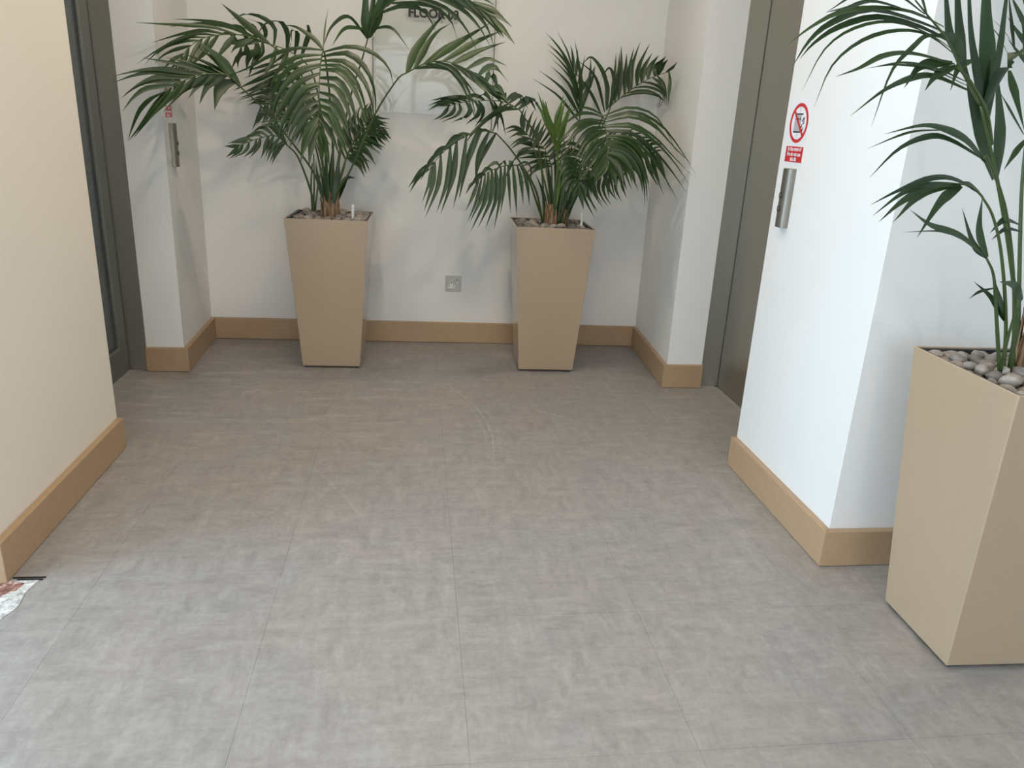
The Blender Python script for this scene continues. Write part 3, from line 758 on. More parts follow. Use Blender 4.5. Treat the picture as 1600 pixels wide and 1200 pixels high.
PALM_LEFT = [
 {'s':[(-.422,3.8,.799),(-.469,3.76,.929),(-.534,3.7,1.036),(-.629,3.6,1.175),(-.719,3.5,1.275)],'r':[(-.719,3.5,1.275),(-.758,3.46,1.313),(-.836,3.42,1.311),(-.913,3.38,1.279),(-.981,3.35,1.232)],'a':(11,[(.02,[(-.029,-.012,.046),(-.06,-.023,.088),(-.099,-.035,.122),(-.141,-.047,.151)],.06),(.25,[(-.044,-.013,.018),(-.088,-.026,.036),(-.131,-.041,.05),(-.173,-.06,.063)],.035),(.4,[(-.064,-.025,.009),(-.126,-.051,.017),(-.187,-.082,.019),(-.246,-.116,.018)],.03),(.55,[(-.073,-.03,.003),(-.144,-.06,.002),(-.212,-.095,-.02),(-.276,-.132,-.055)],.026),(.75,[(-.057,-.028,-.001),(-.113,-.058,-.006),(-.163,-.093,-.034),(-.205,-.13,-.075)],.026),(.9,[(-.049,-.037,-.014),(-.096,-.075,-.033),(-.129,-.119,-.074),(-.152,-.162,-.122)],.026),(1,[(-.044,-.053,-.038),(-.073,-.093,-.093),(-.091,-.122,-.155),(-.109,-.15,-.217)],.04)]),'b':(8,[(.05,[(-.038,-.023,-.011),(-.062,-.044,-.042),(-.071,-.058,-.084),(-.079,-.072,-.125)],.055),(.3,[(-.034,-.016,-.018),(-.067,-.033,-.038),(-.088,-.052,-.071),(-.102,-.072,-.107)],.035),(.5,[(-.025,-.017,-.025),(-.05,-.035,-.049),(-.072,-.058,-.074),(-.091,-.09,-.1)],.03),(.8,[(-.028,-.041,-.046),(-.057,-.08,-.09),(-.089,-.117,-.131),(-.121,-.153,-.171)],.03),(1,[(-.022,-.043,-.048),(-.045,-.082,-.094),(-.069,-.117,-.139),(-.094,-.15,-.184)],.035)])},
 {'s':[(-.415,3.84,.795),(-.445,3.86,1.034),(-.493,3.85,1.285),(-.555,3.82,1.402),(-.642,3.78,1.465)],'r':[(-.642,3.78,1.465),(-.734,3.7,1.486),(-.844,3.62,1.469),(-.912,3.56,1.426),(-.97,3.52,1.348)],'a':(11,[(0,[(-.044,-.007,.035),(-.088,-.015,.07),(-.131,-.023,.104),(-.173,-.03,.138)],.05),(.15,[(-.085,-.033,.035),(-.173,-.071,.049),(-.265,-.104,.043),(-.354,-.142,.027)],.03),(.3,[(-.087,-.042,.017),(-.178,-.078,.01),(-.268,-.107,-.002),(-.358,-.134,-.014)],.03),(.45,[(-.075,-.038,.0),(-.149,-.07,-.029),(-.219,-.101,-.071),(-.284,-.135,-.117)],.022),(.6,[(-.059,-.021,-.006),(-.115,-.041,-.027),(-.167,-.061,-.062),(-.206,-.094,-.108)],.025),(.8,[(-.029,-.009,-.011),(-.059,-.018,-.022),(-.085,-.03,-.037),(-.102,-.051,-.062)],.025),(1,[(-.018,-.005,-.022),(-.034,-.01,-.046),(-.041,-.015,-.073),(-.046,-.02,-.101)],.022)]),'b':(9,[(0,[(-.053,-.027,.003),(-.105,-.057,.004),(-.154,-.095,.0),(-.182,-.18,-.03)],.04),(.2,[(-.02,-.022,-.026),(-.039,-.045,-.053),(-.053,-.075,-.081),(-.058,-.116,-.113)],.028),(.45,[(-.022,-.041,-.041),(-.047,-.076,-.08),(-.076,-.106,-.116),(-.104,-.135,-.15)],.03),(.7,[(-.021,-.021,-.044),(-.042,-.04,-.088),(-.061,-.055,-.132),(-.08,-.07,-.176)],.025),(1,[(-.0,-.007,-.04),(-.006,-.012,-.08),(-.016,-.016,-.121),(-.026,-.02,-.161)],.02)])},
 {'s':[(-.417,3.86,.793),(-.438,3.95,1.119),(-.478,3.98,1.347),(-.534,3.98,1.427)],'r':[(-.534,3.98,1.427),(-.62,3.98,1.464),(-.728,3.95,1.482),(-.791,3.9,1.447)],'a':(8,[(0,[(.022,-.012,.053),(.041,-.025,.105),(.039,-.06,.136),(.057,-.08,.084)],.03),(.2,[(.011,-.014,.053),(.01,-.033,.103),(-.029,-.063,.08),(-.034,-.082,.026)],.035),(.35,[(.006,-.022,.1),(-.083,-.038,.147),(-.188,-.057,.147),(-.28,-.079,.089)],.022),(.6,[(.018,-.016,.031),(.017,-.033,.06),(-.01,-.046,.075),(-.038,-.058,.087)],.035),(1,[(-.022,-.019,.027),(-.044,-.04,.053),(-.074,-.071,.049),(-.1,-.1,.02)],.02)]),'b':(7,[(0,[(-.021,-.007,-.027),(-.041,-.014,-.054),(-.055,-.022,-.085),(-.065,-.03,-.116)],.02),(.4,[(-.008,-.019,-.04),(-.019,-.038,-.08),(-.038,-.057,-.117),(-.059,-.076,-.152)],.03),(.8,[(.012,-.026,-.039),(-.025,-.047,-.046),(-.037,-.067,-.081),(-.033,-.081,-.121)],.05),(1,[(-.003,-.033,-.028),(-.01,-.059,-.053),(-.021,-.08,-.078),(-.032,-.1,-.101)],.02)])},
 {'s':[(-.39,3.78,.802),(-.386,3.85,1.008),(-.383,3.75,1.261),(-.382,3.6,1.41),(-.381,3.52,1.434)],'r':[(-.381,3.52,1.434),(-.382,3.42,1.374),(-.383,3.36,1.288),(-.383,3.32,1.203),(-.386,3.3,1.118)],'a':(14,[(0,[(-.1,-.017,-.002),(-.193,-.033,-.039),(-.277,-.049,-.098),(-.364,-.07,-.146)],.03),(.08,[(-.088,-.018,-.009),(-.167,-.037,-.048),(-.224,-.055,-.117),(-.249,-.087,-.2)],.034),(.2,[(-.089,-.022,-.02),(-.161,-.045,-.076),(-.201,-.067,-.156),(-.218,-.087,-.244)],.036),(.32,[(-.073,-.028,-.035),(-.128,-.051,-.095),(-.168,-.073,-.164),(-.191,-.1,-.24)],.036),(.48,[(-.06,-.029,-.025),(-.097,-.044,-.082),(-.128,-.059,-.142),(-.144,-.084,-.207)],.032),(.62,[(-.049,-.03,-.024),(-.082,-.046,-.07),(-.109,-.063,-.12),(-.122,-.088,-.174)],.032),(.8,[(-.032,-.034,-.036),(-.057,-.052,-.079),(-.075,-.071,-.124),(-.083,-.095,-.171)],.032),(1,[(-.011,-.029,-.033),(-.02,-.055,-.067),(-.025,-.078,-.102),(-.03,-.1,-.136)],.034)]),'b':(14,[(0,[(.1,-.016,.025),(.2,-.033,.028),(.294,-.051,-.001),(.368,-.07,-.062)],.03),(.05,[(.107,-.024,.024),(.207,-.048,-.003),(.274,-.073,-.078),(.283,-.099,-.18)],.03),(.12,[(.112,-.032,.015),(.191,-.061,-.051),(.225,-.086,-.148),(.227,-.11,-.254)],.036),(.22,[(.099,-.033,-.004),(.17,-.058,-.065),(.208,-.08,-.149),(.224,-.1,-.242)],.034),(.35,[(.078,-.035,.001),(.127,-.054,-.057),(.157,-.073,-.127),(.173,-.092,-.203)],.032),(.5,[(.061,-.033,-.015),(.097,-.05,-.062),(.123,-.069,-.116),(.137,-.09,-.175)],.032),(.7,[(.049,-.035,-.017),(.077,-.048,-.064),(.103,-.063,-.111),(.126,-.086,-.16)],.032),(.85,[(.03,-.027,-.033),(.053,-.047,-.069),(.072,-.067,-.108),(.086,-.091,-.149)],.032),(1,[(.012,-.023,-.033),(.022,-.047,-.066),(.029,-.073,-.1),(.034,-.1,-.133)],.036)]),'x':[([(-.381,3.52,1.439),(-.374,3.56,1.531),(-.363,3.6,1.608)],.008),([(-.384,3.55,1.437),(-.424,3.567,1.48),(-.497,3.583,1.521),(-.556,3.6,1.524)],.024)]},
 {'s':[(-.385,3.84,.797),(-.344,3.9,1.081),(-.302,3.9,1.269),(-.246,3.85,1.421),(-.216,3.8,1.507)],'r':[(-.216,3.8,1.507),(-.173,3.74,1.592),(-.088,3.66,1.658),(.051,3.58,1.69),(.194,3.5,1.665),(.299,3.46,1.605)],'a':(9,[(.15,[(.022,-.014,.052),(.047,-.028,.102),(.081,-.042,.148),(.117,-.056,.191)],.05),(.5,[(.056,-.015,.025),(.113,-.031,.048),(.171,-.05,.066),(.23,-.07,.078)],.03),(.8,[(.047,-.011,-.006),(.093,-.022,-.014),(.134,-.035,-.035),(.17,-.05,-.064)],.03),(1,[(.031,-.009,-.019),(.061,-.018,-.038),(.089,-.029,-.06),(.116,-.04,-.083)],.03)]),'b':(9,[(.2,[(.099,-.031,.045),(.195,-.071,.024),(.24,-.108,-.067),(.256,-.14,-.168)],.028),(.35,[(.112,-.033,.002),(.22,-.071,-.015),(.303,-.121,-.081),(.346,-.18,-.176)],.024),(.5,[(.096,-.024,-.018),(.183,-.049,-.057),(.249,-.073,-.123),(.299,-.12,-.202)],.024),(.65,[(.077,-.02,-.034),(.15,-.041,-.075),(.206,-.066,-.135),(.231,-.109,-.212)],.024),(.8,[(.047,-.017,-.034),(.094,-.035,-.07),(.135,-.056,-.111),(.171,-.08,-.156)],.03),(1,[(.024,-.013,-.025),(.047,-.027,-.049),(.069,-.043,-.075),(.091,-.06,-.101)],.03)]),'x':[([(-.216,3.8,1.512),(-.291,3.733,1.589),(-.359,3.667,1.538),(-.392,3.6,1.445)],.022),([(-.218,3.8,1.549),(-.303,3.7,1.539),(-.354,3.6,1.457)],.022),([(-.21,3.8,1.518),(-.162,3.75,1.627),(-.105,3.7,1.833)],.05),([(-.216,3.8,1.512),(-.222,3.775,1.613),(-.209,3.75,1.859)],.042),([(-.213,3.8,1.513),(-.191,3.775,1.628),(-.166,3.75,1.886)],.03),([(-.192,3.78,1.551),(-.107,3.74,1.555),(-.028,3.7,1.468)],.016)]},
 {'s':[(-.387,3.8,.8),(-.337,3.77,.884),(-.296,3.75,.945),(-.182,3.68,1.189),(-.081,3.6,1.338),(-.04,3.57,1.367)],'r':[(-.04,3.57,1.367),(.041,3.52,1.406),(.133,3.47,1.414),(.251,3.42,1.365),(.332,3.4,1.309)],'a':(10,[(0,[(.021,.043,.075),(.057,.077,.147),(.102,.104,.213),(.149,.13,.279)],.055),(.15,[(.038,.021,.054),(.077,.042,.108),(.13,.072,.151),(.198,.11,.169)],.04),(.25,[(.06,.027,.044),(.123,.048,.087),(.186,.064,.128),(.25,.08,.169)],.05),(.4,[(.059,.015,.039),(.119,.03,.077),(.184,.045,.108),(.251,.06,.137)],.05),(.55,[(.054,.01,.026),(.109,.02,.051),(.168,.03,.069),(.227,.04,.084)],.035),(.7,[(.041,-.007,.027),(.087,-.014,.044),(.128,-.022,.019),(.164,-.028,-.014)],.032),(.85,[(.008,-.003,.032),(.026,-.006,.031),(.04,-.008,.001),(.053,-.01,-.029)],.04),(1,[(.018,-.007,-.012),(.035,-.012,-.026),(.051,-.016,-.04),(.067,-.02,-.055)],.03)]),'b':(8,[(.05,[(.077,-.02,.017),(.154,-.046,.018),(.211,-.081,-.029),(.253,-.11,-.09)],.02),(.25,[(.091,-.033,-.011),(.149,-.063,-.074),(.189,-.091,-.153),(.221,-.12,-.234)],.022),(.45,[(.061,-.023,-.029),(.115,-.045,-.068),(.159,-.067,-.117),(.18,-.1,-.179)],.022),(.7,[(.035,-.016,-.031),(.072,-.033,-.062),(.112,-.05,-.087),(.153,-.068,-.11)],.05),(1,[(.019,-.009,-.014),(.038,-.019,-.029),(.053,-.029,-.048),(.066,-.04,-.067)],.03)])},
 {'s':[(-.433,3.9,.789),(-.462,3.98,.939),(-.493,4.02,1.056),(-.525,4.0,1.114)],'r':[(-.525,4.0,1.114),(-.565,4.05,1.259),(-.614,4.06,1.357),(-.664,4.06,1.411)],'a':(16,[(0,[(-.053,-.012,.014),(-.107,-.025,.024),(-.163,-.037,.021),(-.217,-.05,.013)],.02),(.25,[(-.056,-.01,-.001),(-.112,-.02,-.002),(-.167,-.03,-.004),(-.221,-.04,-.008)],.02),(.5,[(-.063,-.018,-.02),(-.126,-.033,-.04),(-.189,-.046,-.062),(-.251,-.058,-.084)],.022),(.75,[(-.062,-.017,-.035),(-.125,-.033,-.068),(-.188,-.047,-.1),(-.251,-.061,-.132)],.022),(1,[(-.034,-.002,-.013),(-.067,-.004,-.025),(-.1,-.006,-.038),(-.133,-.01,-.05)],.02)]),'b':(12,[(0,[(.045,-.016,-.012),(.08,-.03,-.038),(.105,-.04,-.074),(.129,-.05,-.111)],.022),(.5,[(.052,-.014,-.037),(.099,-.029,-.079),(.126,-.043,-.135),(.145,-.058,-.195)],.02),(1,[(.027,-.015,.02),(.05,-.03,.042),(.064,-.045,.069),(.073,-.06,.097)],.02)])},
 {'s':[(-.464,3.74,.766),(-.481,3.7,.87),(-.521,3.66,.997),(-.558,3.64,1.042)],'r':[(-.558,3.64,1.042),(-.608,3.62,1.084),(-.686,3.6,1.065),(-.759,3.58,1.035)],'a':(9,[(0,[(-.018,-.008,.042),(-.04,-.017,.08),(-.081,-.029,.085),(-.125,-.04,.07)],.02),(.3,[(-.019,-.005,.027),(-.045,-.011,.045),(-.072,-.017,.024),(-.097,-.022,-.002)],.02),(.5,[(-.028,-.004,.013),(-.059,-.006,.005),(-.088,-.008,-.011),(-.117,-.01,-.028)],.02),(1,[(-.014,-.009,-.004),(-.028,-.017,-.006),(-.043,-.024,-.005),(-.057,-.03,-.004)],.02)]),'b':(10,[(0,[(-.022,-.013,-.019),(-.04,-.023,-.042),(-.053,-.032,-.067),(-.067,-.04,-.093)],.02),(.25,[(-.016,-.007,-.022),(-.03,-.013,-.045),(-.039,-.019,-.071),(-.046,-.025,-.097)],.022),(.5,[(-.004,-.007,-.024),(-.009,-.014,-.047),(-.016,-.022,-.07),(-.025,-.03,-.092)],.022),(.75,[(-.004,-.011,-.027),(-.021,-.021,-.05),(-.045,-.028,-.064),(-.07,-.035,-.078)],.022),(1,[(-.011,-.011,-.015),(-.024,-.019,-.027),(-.04,-.024,-.038),(-.055,-.03,-.049)],.02)])},
 {'s':[(-.393,3.86,.794),(-.351,3.94,.916),(-.337,3.97,.975)],'r':[(-.337,3.97,.975),(-.3,3.98,1.06),(-.243,3.98,1.143),(-.203,3.97,1.189)],'a':(12,[(0,[(-.019,.012,.043),(-.031,.025,.088),(-.019,.038,.133),(-.0,.05,.178)],.02),(.5,[(-.02,.011,.028),(-.027,.022,.06),(-.016,.031,.093),(-.003,.039,.125)],.02),(1,[(-.004,.005,.016),(-.008,.01,.032),(-.008,.018,.048),(.005,.03,.059)],.02)]),'b':(16,[(0,[(.027,-.018,-.015),(.05,-.037,-.034),(.062,-.054,-.061),(.071,-.07,-.089)],.035),(.25,[(.042,-.022,-.004),(.08,-.043,-.018),(.107,-.061,-.047),(.13,-.078,-.078)],.022),(.5,[(.034,-.023,-.01),(.067,-.045,-.02),(.1,-.063,-.032),(.132,-.081,-.043)],.02),(.75,[(.024,-.022,-.015),(.05,-.042,-.027),(.079,-.061,-.032),(.108,-.078,-.037)],.02),(1,[(.022,-.021,-.008),(.044,-.04,-.014),(.067,-.055,-.017),(.09,-.07,-.019)],.02)])},
 {'s':[(-.477,3.75,.749),(-.48,3.76,.865),(-.471,3.76,.966)],'y':1},
 {'s':[(-.4,3.8,.761),(-.394,3.8,.865),(-.385,3.8,.982)],'x':[([(-.409,3.78,.784),(-.413,3.77,.91),(-.396,3.76,1.054)],.032),([(-.379,3.78,.785),(-.361,3.78,.912),(-.349,3.78,1.036)],.034),([(-.398,3.82,.78),(-.392,3.83,.922),(-.377,3.84,1.081)],.036),([(-.426,3.78,.792),(-.448,3.77,.894),(-.456,3.76,.981)],.02),([(-.368,3.82,.79),(-.326,3.81,.896),(-.277,3.8,.905)],.03)]},
 {'s':[(-.416,3.85,.77),(-.457,3.95,1.001),(-.535,4.02,1.173)],'r':[(-.535,4.02,1.173),(-.595,4.03,1.213),(-.669,4.03,1.23),(-.73,4.0,1.206)],'a':(11,[(0,[(-.003,.002,.037),(-.008,.004,.074),(-.027,.007,.105),(-.056,.01,.127)],.022),(.5,[(-.02,-.001,.026),(-.042,-.001,.05),(-.074,-.002,.058),(-.109,-.003,.052)],.022),(1,[(-.019,.0,.0),(-.037,-.0,-.002),(-.054,.0,-.011),(-.069,.0,-.024)],.02)]),'b':(12,[(0,[(.006,-.009,-.041),(.009,-.019,-.082),(-.001,-.029,-.123),(-.016,-.04,-.162)],.024),(.5,[(-.002,-.01,-.036),(-.014,-.019,-.07),(-.033,-.026,-.102),(-.054,-.033,-.133)],.022),(1,[(-.005,-.006,-.027),(-.014,-.012,-.053),(-.027,-.016,-.078),(-.041,-.02,-.103)],.02)])},
 {'s':[(-.394,3.87,.769),(-.337,3.97,.975),(-.276,4.0,1.111)],'r':[(-.314,4.0,1.02),(-.245,4.0,1.083),(-.198,3.98,1.115),(-.157,3.96,1.132)],'a':(9,[(0,[(-.004,.0,.041),(-.007,.0,.082),(-.004,.0,.123),(.003,.0,.163)],.024),(1,[(-.012,.004,.018),(-.023,.008,.036),(-.015,.015,.054),(.006,.02,.065)],.02)]),'b':(10,[(0,[(.009,-.011,-.028),(.02,-.023,-.055),(.043,-.036,-.073),(.07,-.05,-.085)],.024),(1,[(.01,-.002,-.013),(.02,-.005,-.027),(.031,-.007,-.039),(.043,-.01,-.051)],.02)])},
 {'s':[(-.465,3.75,.75),(-.448,3.76,.866),(-.43,3.78,.946)],'y':1},
 {'s':[(-.469,3.73,.752),(-.461,3.73,.897),(-.462,3.75,1.009)],'y':1},
]
PALM_MIDDLE = [
 {'s':[(.631,3.78,.723),(.61,3.8,.964),(.569,3.78,1.126),(.511,3.74,1.201),(.476,3.72,1.244)],'r':[(.476,3.72,1.244),(.409,3.72,1.274),(.322,3.74,1.278),(.221,3.76,1.265),(.149,3.78,1.245)],'a':(12,[(0,[(.03,-.004,.024),(.063,-.01,.042),(.088,-.015,.016),(.105,-.02,-.017)],.025),(.3,[(.021,-.001,.024),(.047,-.001,.039),(.066,-.002,.014),(.081,-.003,-.013)],.03),(.6,[(-.048,.045,.016),(-.108,.061,.013),(-.168,.08,.002),(-.226,.102,-.016)],.03),(1,[(-.024,.006,.006),(-.049,.011,.005),(-.072,.016,-.008),(-.094,.02,-.021)],.025)]),'b':(12,[(0,[(-.076,-.031,.0),(-.141,-.058,-.032),(-.195,-.085,-.079),(-.246,-.12,-.129)],.028),(.2,[(-.04,-.03,-.028),(-.078,-.06,-.055),(-.116,-.09,-.084),(-.152,-.119,-.112)],.028),(.4,[(.021,.016,-.035),(.042,.033,-.071),(.055,.051,-.11),(.066,.069,-.151)],.02),(.7,[(.025,-.002,-.032),(.011,-.004,-.065),(-.028,-.005,-.084),(-.067,-.006,-.103)],.025),(1,[(-.015,.0,-.02),(-.033,.0,-.038),(-.056,.0,-.051),(-.079,-.0,-.063)],.022)])},
 {'s':[(.622,3.76,.725),(.572,3.7,.881),(.494,3.62,.994),(.419,3.55,1.078),(.349,3.5,1.141)],'r':[(.349,3.5,1.141),(.275,3.46,1.146),(.186,3.42,1.109),(.111,3.4,1.049),(.052,3.38,.975)],'a':(10,[(0,[(-.031,-.018,-.052),(-.06,-.037,-.104),(-.075,-.058,-.161),(-.083,-.08,-.219)],.03),(.2,[(-.032,-.018,-.063),(-.057,-.036,-.128),(-.066,-.052,-.197),(-.072,-.068,-.267)],.028),(.4,[(-.01,-.014,-.074),(-.023,-.029,-.147),(-.044,-.042,-.22),(-.066,-.055,-.292)],.03),(.6,[(-.005,-.013,-.074),(-.016,-.026,-.147),(-.043,-.039,-.218),(-.073,-.051,-.288)],.03),(.78,[(.0,-.017,-.062),(-.008,-.032,-.124),(-.029,-.045,-.183),(-.052,-.058,-.243)],.028),(1,[(-.012,-.015,-.033),(-.025,-.028,-.066),(-.042,-.039,-.098),(-.058,-.05,-.13)],.02)]),'b':(8,[(0,[(-.027,.0,.012),(-.052,.0,.001),(-.068,.0,-.024),(-.082,.0,-.049)],.03),(.5,[(-.033,-.019,-.004),(-.058,-.027,-.026),(-.08,-.034,-.049),(-.103,-.04,-.073)],.03),(.8,[(-.038,-.023,-.018),(-.064,-.036,-.049),(-.086,-.046,-.083),(-.107,-.056,-.118)],.022),(1,[(-.027,-.019,-.017),(-.049,-.035,-.039),(-.065,-.048,-.066),(-.08,-.06,-.093)],.02)])},
 {'s':[(.625,3.74,.728),(.568,3.66,.841),(.512,3.56,.948),(.46,3.5,1.011)],'r':[(.46,3.5,1.011),(.392,3.46,1.008),(.319,3.42,.983),(.263,3.39,.943)],'a':(12,[(0,[(.022,-.023,-.04),(.034,-.038,-.085),(.041,-.049,-.131),(.047,-.06,-.178)],.022),(.12,[(.008,-.025,-.05),(.014,-.041,-.101),(.019,-.054,-.153),(.024,-.066,-.205)],.022),(.25,[(.002,-.024,-.054),(.005,-.042,-.108),(.008,-.056,-.163),(.012,-.07,-.217)],.022),(.4,[(.001,-.022,-.061),(-.0,-.041,-.121),(-.004,-.056,-.183),(-.008,-.072,-.244)],.024),(.55,[(.008,-.022,-.07),(.001,-.042,-.14),(-.025,-.058,-.208),(-.053,-.073,-.275)],.032),(.7,[(-.0,-.024,-.064),(-.014,-.045,-.128),(-.041,-.061,-.188),(-.069,-.077,-.248)],.026),(.85,[(-.011,-.02,-.048),(-.026,-.039,-.095),(-.05,-.056,-.138),(-.076,-.073,-.181)],.02),(1,[(-.015,-.019,-.031),(-.031,-.038,-.061),(-.047,-.054,-.091),(-.064,-.07,-.121)],.02)]),'b':(8,[(0,[(.04,.0,.013),(.072,.0,-.003),(.077,.0,-.044),(.08,.0,-.085)],.035),(.4,[(-.022,-.001,.022),(-.05,-.001,.007),(-.073,-.002,-.014),(-.097,-.002,-.036)],.02),(.7,[(-.025,-.019,.002),(-.043,-.026,-.016),(-.06,-.031,-.036),(-.078,-.037,-.056)],.022),(1,[(-.021,-.025,-.005),(-.034,-.035,-.021),(-.045,-.042,-.039),(-.056,-.05,-.056)],.02)])},
 {'s':[(.677,3.8,.722),(.68,3.8,.907),(.681,3.79,1.057)],'y':1,'r':[(.681,3.79,1.057),(.66,3.77,1.13),(.648,3.76,1.187)],'a':(6,[(0,[(-.031,-.012,.066),(-.062,-.022,.13),(-.095,-.031,.191),(-.127,-.04,.252)],.03),(1,[(-.026,-.003,.024),(-.041,-.006,.054),(-.047,-.008,.086),(-.052,-.01,.119)],.025)]),'b':(6,[(0,[(.013,-.009,.057),(.027,-.019,.113),(.044,-.029,.167),(.063,-.04,.22)],.03),(1,[(.008,-.003,.033),(.015,-.006,.065),(.024,-.008,.097),(.032,-.01,.129)],.025)])},
 {'s':[(.696,3.82,.72),(.747,3.9,.994),(.811,3.98,1.208)],'r':[(.811,3.98,1.208),(.819,4.0,1.284),(.8,4.02,1.373),(.774,4.03,1.446)],'a':(10,[(0,[(-.061,-.019,.057),(-.124,-.039,.11),(-.198,-.059,.147),(-.273,-.08,.178)],.022),(.2,[(-.03,-.01,.057),(-.064,-.02,.11),(-.115,-.031,.15),(-.173,-.042,.182)],.025),(.5,[(-.034,-.002,.067),(-.071,-.005,.131),(-.125,-.008,.183),(-.188,-.011,.225)],.024),(.8,[(-.036,-.005,.056),(-.072,-.011,.111),(-.115,-.017,.16),(-.163,-.025,.205)],.02),(1,[(-.021,-.007,.048),(-.043,-.014,.094),(-.074,-.022,.136),(-.107,-.03,.176)],.02)]),'b':(7,[(0,[(-.01,.003,.113),(-.024,.007,.224),(-.057,.014,.33),(-.09,.02,.434)],.03),(.3,[(.026,.0,.053),(.052,.001,.106),(.067,.001,.162),(.07,.002,.219)],.03),(.6,[(.014,-.004,.031),(.027,-.008,.061),(.041,-.012,.092),(.054,-.017,.122)],.02),(1,[(-.007,-.002,.037),(-.014,-.004,.073),(-.024,-.007,.108),(-.038,-.01,.142)],.02)])},
 {'s':[(.709,3.82,.72),(.83,3.9,.967),(.926,3.97,1.183),(.972,4.0,1.292)],'r':[(.972,4.0,1.292),(1.048,4.0,1.356),(1.14,4.0,1.42),(1.195,3.822,1.453)],'a':(12,[(0,[(.008,.011,.063),(.015,.023,.126),(.022,.036,.188),(.028,.05,.251)],.03),(.2,[(.006,.012,.061),(.011,.023,.122),(.01,.036,.182),(.007,.05,.243)],.028),(.4,[(-.006,.014,.058),(-.005,.027,.115),(.007,.038,.172),(.021,.05,.228)],.034),(.6,[(.003,.008,.041),(.015,.016,.08),(.038,.022,.115),(.063,.029,.149)],.04),(.8,[(-.003,.002,.028),(.008,.004,.054),(.014,-.034,.073),(.014,-.093,.089)],.04),(1,[(.0,-.06,.003),(.0,-.11,.009),(.0,-.148,.02),(.0,-.185,.031)],.025)]),'b':(7,[(.1,[(.063,-.03,.029),(.131,-.061,.039),(.2,-.082,.019),(.148,-.15,-.021)],.018),(.5,[(.045,-.032,.004),(.088,-.065,-.009),(.103,-.162,-.042),(.103,-.165,-.088)],.02),(1,[(.0,-.035,-.042),(.0,-.042,-.084),(.0,-.047,-.125),(.0,-.052,-.167)],.018)]),'x':[([(.957,4.0,1.276),(.924,3.983,1.422),(.849,3.967,1.505),(.8,3.95,1.472)],.022),([(.963,4.0,1.282),(.975,3.983,1.396),(.939,3.967,1.463),(.895,3.95,1.405)],.022),([(.942,4.0,1.26),(.874,3.975,1.419),(.767,3.95,1.493)],.02),([(.927,4.0,1.244),(.847,3.975,1.359),(.745,3.95,1.455)],.02),([(.951,4.0,1.269),(.938,3.99,1.394),(.886,3.98,1.479)],.024)]},
 {'s':[(.715,3.78,.726),(.789,3.78,.973),(.838,3.66,1.183),(.84,3.6,1.239)],'r':[(.84,3.6,1.239),(.833,3.5,1.185),(.831,3.43,1.119),(.828,3.38,1.055)],'a':(14,[(0,[(-.057,-.014,.021),(-.115,-.028,.025),(-.168,-.039,.002),(-.219,-.05,-.024)],.02),(.12,[(-.068,-.018,.006),(-.133,-.035,-.007),(-.183,-.049,-.045),(-.231,-.063,-.086)],.034),(.3,[(-.067,-.03,-.008),(-.115,-.055,-.045),(-.145,-.072,-.095),(-.173,-.089,-.145)],.034),(.5,[(-.048,-.027,-.02),(-.084,-.049,-.052),(-.107,-.066,-.091),(-.129,-.082,-.13)],.036),(.75,[(-.025,-.021,-.027),(-.049,-.041,-.055),(-.073,-.059,-.082),(-.097,-.076,-.109)],.036),(1,[(-.011,-.024,-.03),(-.022,-.045,-.059),(-.035,-.063,-.088),(-.048,-.08,-.116)],.042)]),'b':(18,[(0,[(.097,-.042,.053),(.196,-.098,.041),(.253,-.152,-.051),(.278,-.2,-.159)],.02),(.1,[(.115,-.054,.037),(.222,-.114,-.009),(.304,-.164,-.099),(.375,-.209,-.199)],.02),(.25,[(.101,-.04,.023),(.196,-.079,-.01),(.278,-.113,-.077),(.36,-.173,-.127)],.02),(.3,[(.11,-.051,.002),(.204,-.09,-.063),(.278,-.125,-.151),(.337,-.159,-.25)],.024),(.5,[(.101,-.042,-.005),(.18,-.069,-.077),(.246,-.095,-.162),(.303,-.122,-.254)],.026),(.65,[(.085,-.026,-.018),(.147,-.051,-.078),(.174,-.073,-.16),(.181,-.093,-.247)],.034),(.85,[(.045,-.03,-.009),(.078,-.051,-.043),(.102,-.073,-.084),(.107,-.101,-.131)],.034),(1,[(.011,-.024,-.029),(.02,-.046,-.059),(.027,-.063,-.09),(.034,-.08,-.121)],.045)])},
 {'s':[(.705,3.8,.723),(.762,3.85,.875),(.797,3.9,.965)],'r':[(.797,3.9,.965),(.881,3.92,.992),(.986,3.94,.986),(1.058,3.95,.957)],'a':(10,[(0,[(.019,-.011,-.056),(.04,-.023,-.111),(.065,-.036,-.165),(.092,-.05,-.218)],.026),(.4,[(-.005,-.01,-.055),(-.006,-.02,-.11),(.018,-.032,-.159),(.054,-.044,-.203)],.024),(.7,[(-.017,-.009,-.042),(-.028,-.019,-.086),(-.01,-.031,-.126),(.02,-.041,-.161)],.022),(1,[(-.004,-.016,-.029),(.002,-.03,-.056),(.016,-.04,-.081),(.031,-.05,-.106)],.02)]),'b':(9,[(0,[(.019,.011,.035),(.041,.022,.07),(.075,.035,.094),(.116,.05,.11)],.022),(.5,[(.002,.005,.034),(.023,.011,.058),(.061,.016,.058),(.098,.019,.057)],.022),(1,[(.021,-.005,.027),(.048,-.011,.042),(.074,-.016,.017),(.096,-.02,-.011)],.022)])},
